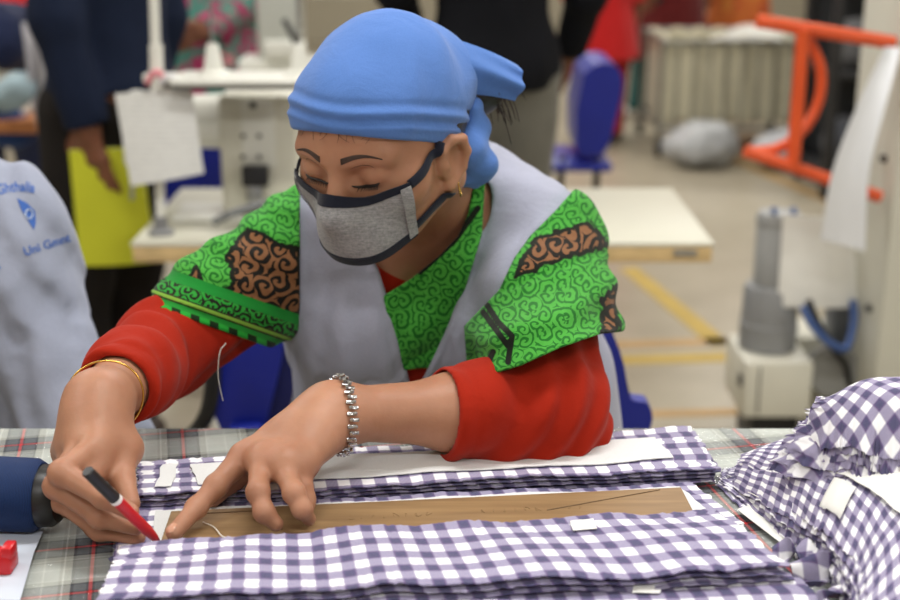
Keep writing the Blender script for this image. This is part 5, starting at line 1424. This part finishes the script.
def straight(x, y, ang):
    c, s = math.cos(ang), math.sin(ang); return lambda co: np.stack([x+co[:, 0]*c+co[:, 1]*s, y+co[:, 0]*s-co[:, 1]*c], 1)
print_text('Uni Gmnt', 12, straight(25, 256, math.radians(-18)))
print_text('JM', 11, straight(-2, 268, math.radians(-85)))
def arc(co):     # baseline bends over the emblem
    a = math.radians(-100)+co[:, 0]/62.0; r = 62+co[:, 1]
    th = -math.pi/2-.36+co[:, 0]/80
    return np.stack([20+r*np.cos(th), 253+r*np.sin(th)], 1)
print_text('Ghthalia', 14, arc)
bm = bmesh.new()
em = [(17, 198), (27, 203), (35, 211), (36, 222), (34, 230), (27, 219), (21, 209)]
vs = [bm.verts.new((x, y, 0)) for x, y in em]; bm.faces.new(vs); bmesh.ops.triangulate(bm, faces=bm.faces)
bmesh.ops.subdivide_edges(bm, edges=bm.edges[:], cuts=3); 
q = on_smock(np.array([v.co[:2] for v in bm.verts]), .0008)
for v, p in zip(bm.verts, q): v.co = p
bmesh.ops.triangulate(bm, faces=bm.faces); me = bpy.data.meshes.new('emblem'); bm.to_mesh(me); bm.free(); link('emblem', me, M_PRINT, smk)
ring_px = np.array([(29+3.6*math.cos(a), 214+4.6*math.sin(a)) for a in np.linspace(0, 2*math.pi, 20, endpoint=False)])
tubeobj('emblem_ring', on_smock(ring_px, .0012), .0009, plain('pale_print', (190, 204, 228), .8), smk, 6, closed=True)

# ---- workplace at the far left: second machine, draped cloth, seated worker
YL = 4.1
lx0, lx1 = P(-120, 120, YL)[0], P(62, 130, YL)[0]; lz = P(0, 128, YL)[2]
t2 = thing('sewing_table', 'brown edged sewing table at the far left behind the smock', 'table', ((lx0+lx1)/2, YL+.3, 0))
boxobj('tabletop', ((lx0+lx1)/2, YL+.3, lz), (lx1-lx0, .60, .035), plain('orange_wood', (176, 112, 62), .5), t2, .004)
for x in (lx0+.06, lx1-.06): boxobj('leg', (x, YL+.3, (lz-.02)/2), (.05, .4, lz-.02), M_OFFW, t2, .006)
m2 = thing('sewing_machine', 'white sewing machine at the far left edge', 'sewing machine', ((lx0+lx1)/2, YL+.2, lz))
q0, q1 = P(-40, 60, YL+.2), P(13, 60, YL+.2)
boxobj('column', (q1[0]-.05, YL+.2, lz+.18), (.13, .15, .30), M_CREAM, m2, .02); boxobj('bed', (q1[0]-.18, YL+.2, lz+.035), (.45, .18, .03), M_OFFW, m2, .006); boxobj('arm', (q1[0]-.25, YL+.2, lz+.28), (.40, .12, .11), M_OFFW, m2, .03)
# draped grey cloth
c = spline([P(36, 22, YL-.02), P(42, 50, YL-.05), P(47, 90, YL-.06), P(56, 132, YL-.05)], 26); u = np.linspace(-1, 1, 14)[None]
G = c[:, None]+V(1, .2, 0)*(np.linspace(.035, .05, 26)[:, None]*u)[..., None]+V(0, -.02, 0)*np.sin(u*5+np.linspace(0, 2, 26)[:, None])[..., None]
tag(solid_sheet('draped_cloth', G, .004, cloth('pale_grey_cloth', (170, 168, 172))), 'pale grey cloth hanging by the white machine at the far left', 'cloth')
s_ = SDF(); q = P(18, 88, YL-.05); s_.ell(q, (.06, .06, .05), k=.03); s_.ell(q+V(-.05, 0, -.03), (.06, .06, .04), k=.03)
v, f = s_.surf(q-.16, q+.16, .007, lambda p, d: d+.008*wob(p, 40, 3)); tag(link('cloth_pile', np_mesh('cloth_pile', v, f), cloth('pale_teal_cloth', (150, 170, 178))), 'pale blue cloth bundle on the far left machine table', 'cloth')
def soft_heap(name, px, Y, r, rgb, label, cat, seed, stretch=(1, 1, 1)):
    q = P(*px, Y); s_ = SDF(); rr = np.random.default_rng(seed)
    for i in range(4): s_.ell(q+rr.normal(size=3)*np.array(r)*.35, np.array(r)*rr.uniform(.6, .85), k=r[0]*.6)
    v, f = s_.surf(q-np.array(r)*1.9, q+np.array(r)*1.9, .007, lambda p, d: d+.008*wob(p, 34, seed)+.004*wob(p, 80, seed+1))
    return tag(link(name, np_mesh(name, v, f), cloth('heap_'+name, rgb, var=.15)), label, cat)
soft_heap('denim_bundle', (8, 120), 4.22, (.10, .10, .075), (40, 66, 118), 'blue denim bundle at the far left edge above the smock', 'cloth', 4)
soft_heap('navy_garment', (6, 34), 4.28, (.09, .10, .10), (26, 34, 62), 'dark navy garment at the left edge behind the white machine', 'cloth', 6)
figure('person in red headscarf and tunic at the top left corner', (P(-2, 20, 5.4)[0], 5.4, 0), math.radians(170), cloth('scarlet_cotton', (190, 34, 34)), cloth('navy_cotton', (34, 40, 66)), M_SHOE, legs_skirt=True, skirt_hem=.95, res=.011)
# third workplace behind the tray
YT = 4.0
t3z = P(0, 86, YT)[2]
t3 = thing('sewing_table', 'pale sewing table behind the first one, mostly hidden by her headscarf', 'table', (P(300, 80, YT)[0], YT+.3, 0))
tx = P(235, 80, YT)[0], P(420, 80, YT)[0]
boxobj('tabletop', (sum(tx)/2, YT+.3, t3z-.015), (tx[1]-tx[0], .55, .03), M_TOP, t3, .003)
for x in (tx[0]+.05, tx[1]-.05): boxobj('leg', (x, YT+.3, (t3z-.03)/2), (.05, .4, t3z-.03), M_OFFW, t3, .005)
m3 = thing('sewing_machine', 'pale grey sewing machine behind the tray, beside the headscarf', 'sewing machine', (P(285, 60, YT)[0], YT+.25, t3z))
a, b = P(258, 40, YT+.2)[0], P(302, 40, YT+.2)[0]
M_PG = plain('pale_grey_enamel', (186, 188, 180), .4, var=.05)
boxobj('bed', ((a+b)/2+.1, YT+.25, t3z+.03), (.46, .18, .058), M_OFFW, m3, .008); boxobj('column', ((a+b)/2, YT+.25, t3z+.20), (b-a, .15, .32), M_PG, m3, .018); boxobj('arm', ((a+b)/2+.17, YT+.25, t3z+.30), (.36, .12, .11), M_PG, m3, .03)
boxobj('control_panel', ((a+b)/2+.02, YT+.16, t3z+.09), (.13, .03, .06), M_OFFW, m3, .008)
tag(tubeobj('hose', spline([P(284, 20, YT), P(292, 34, YT-.02), P(298, 50, YT), P(300, 66, YT)], 24), .009, M_DK), 'dark hose on the pale grey machine beside the headscarf', 'hose')
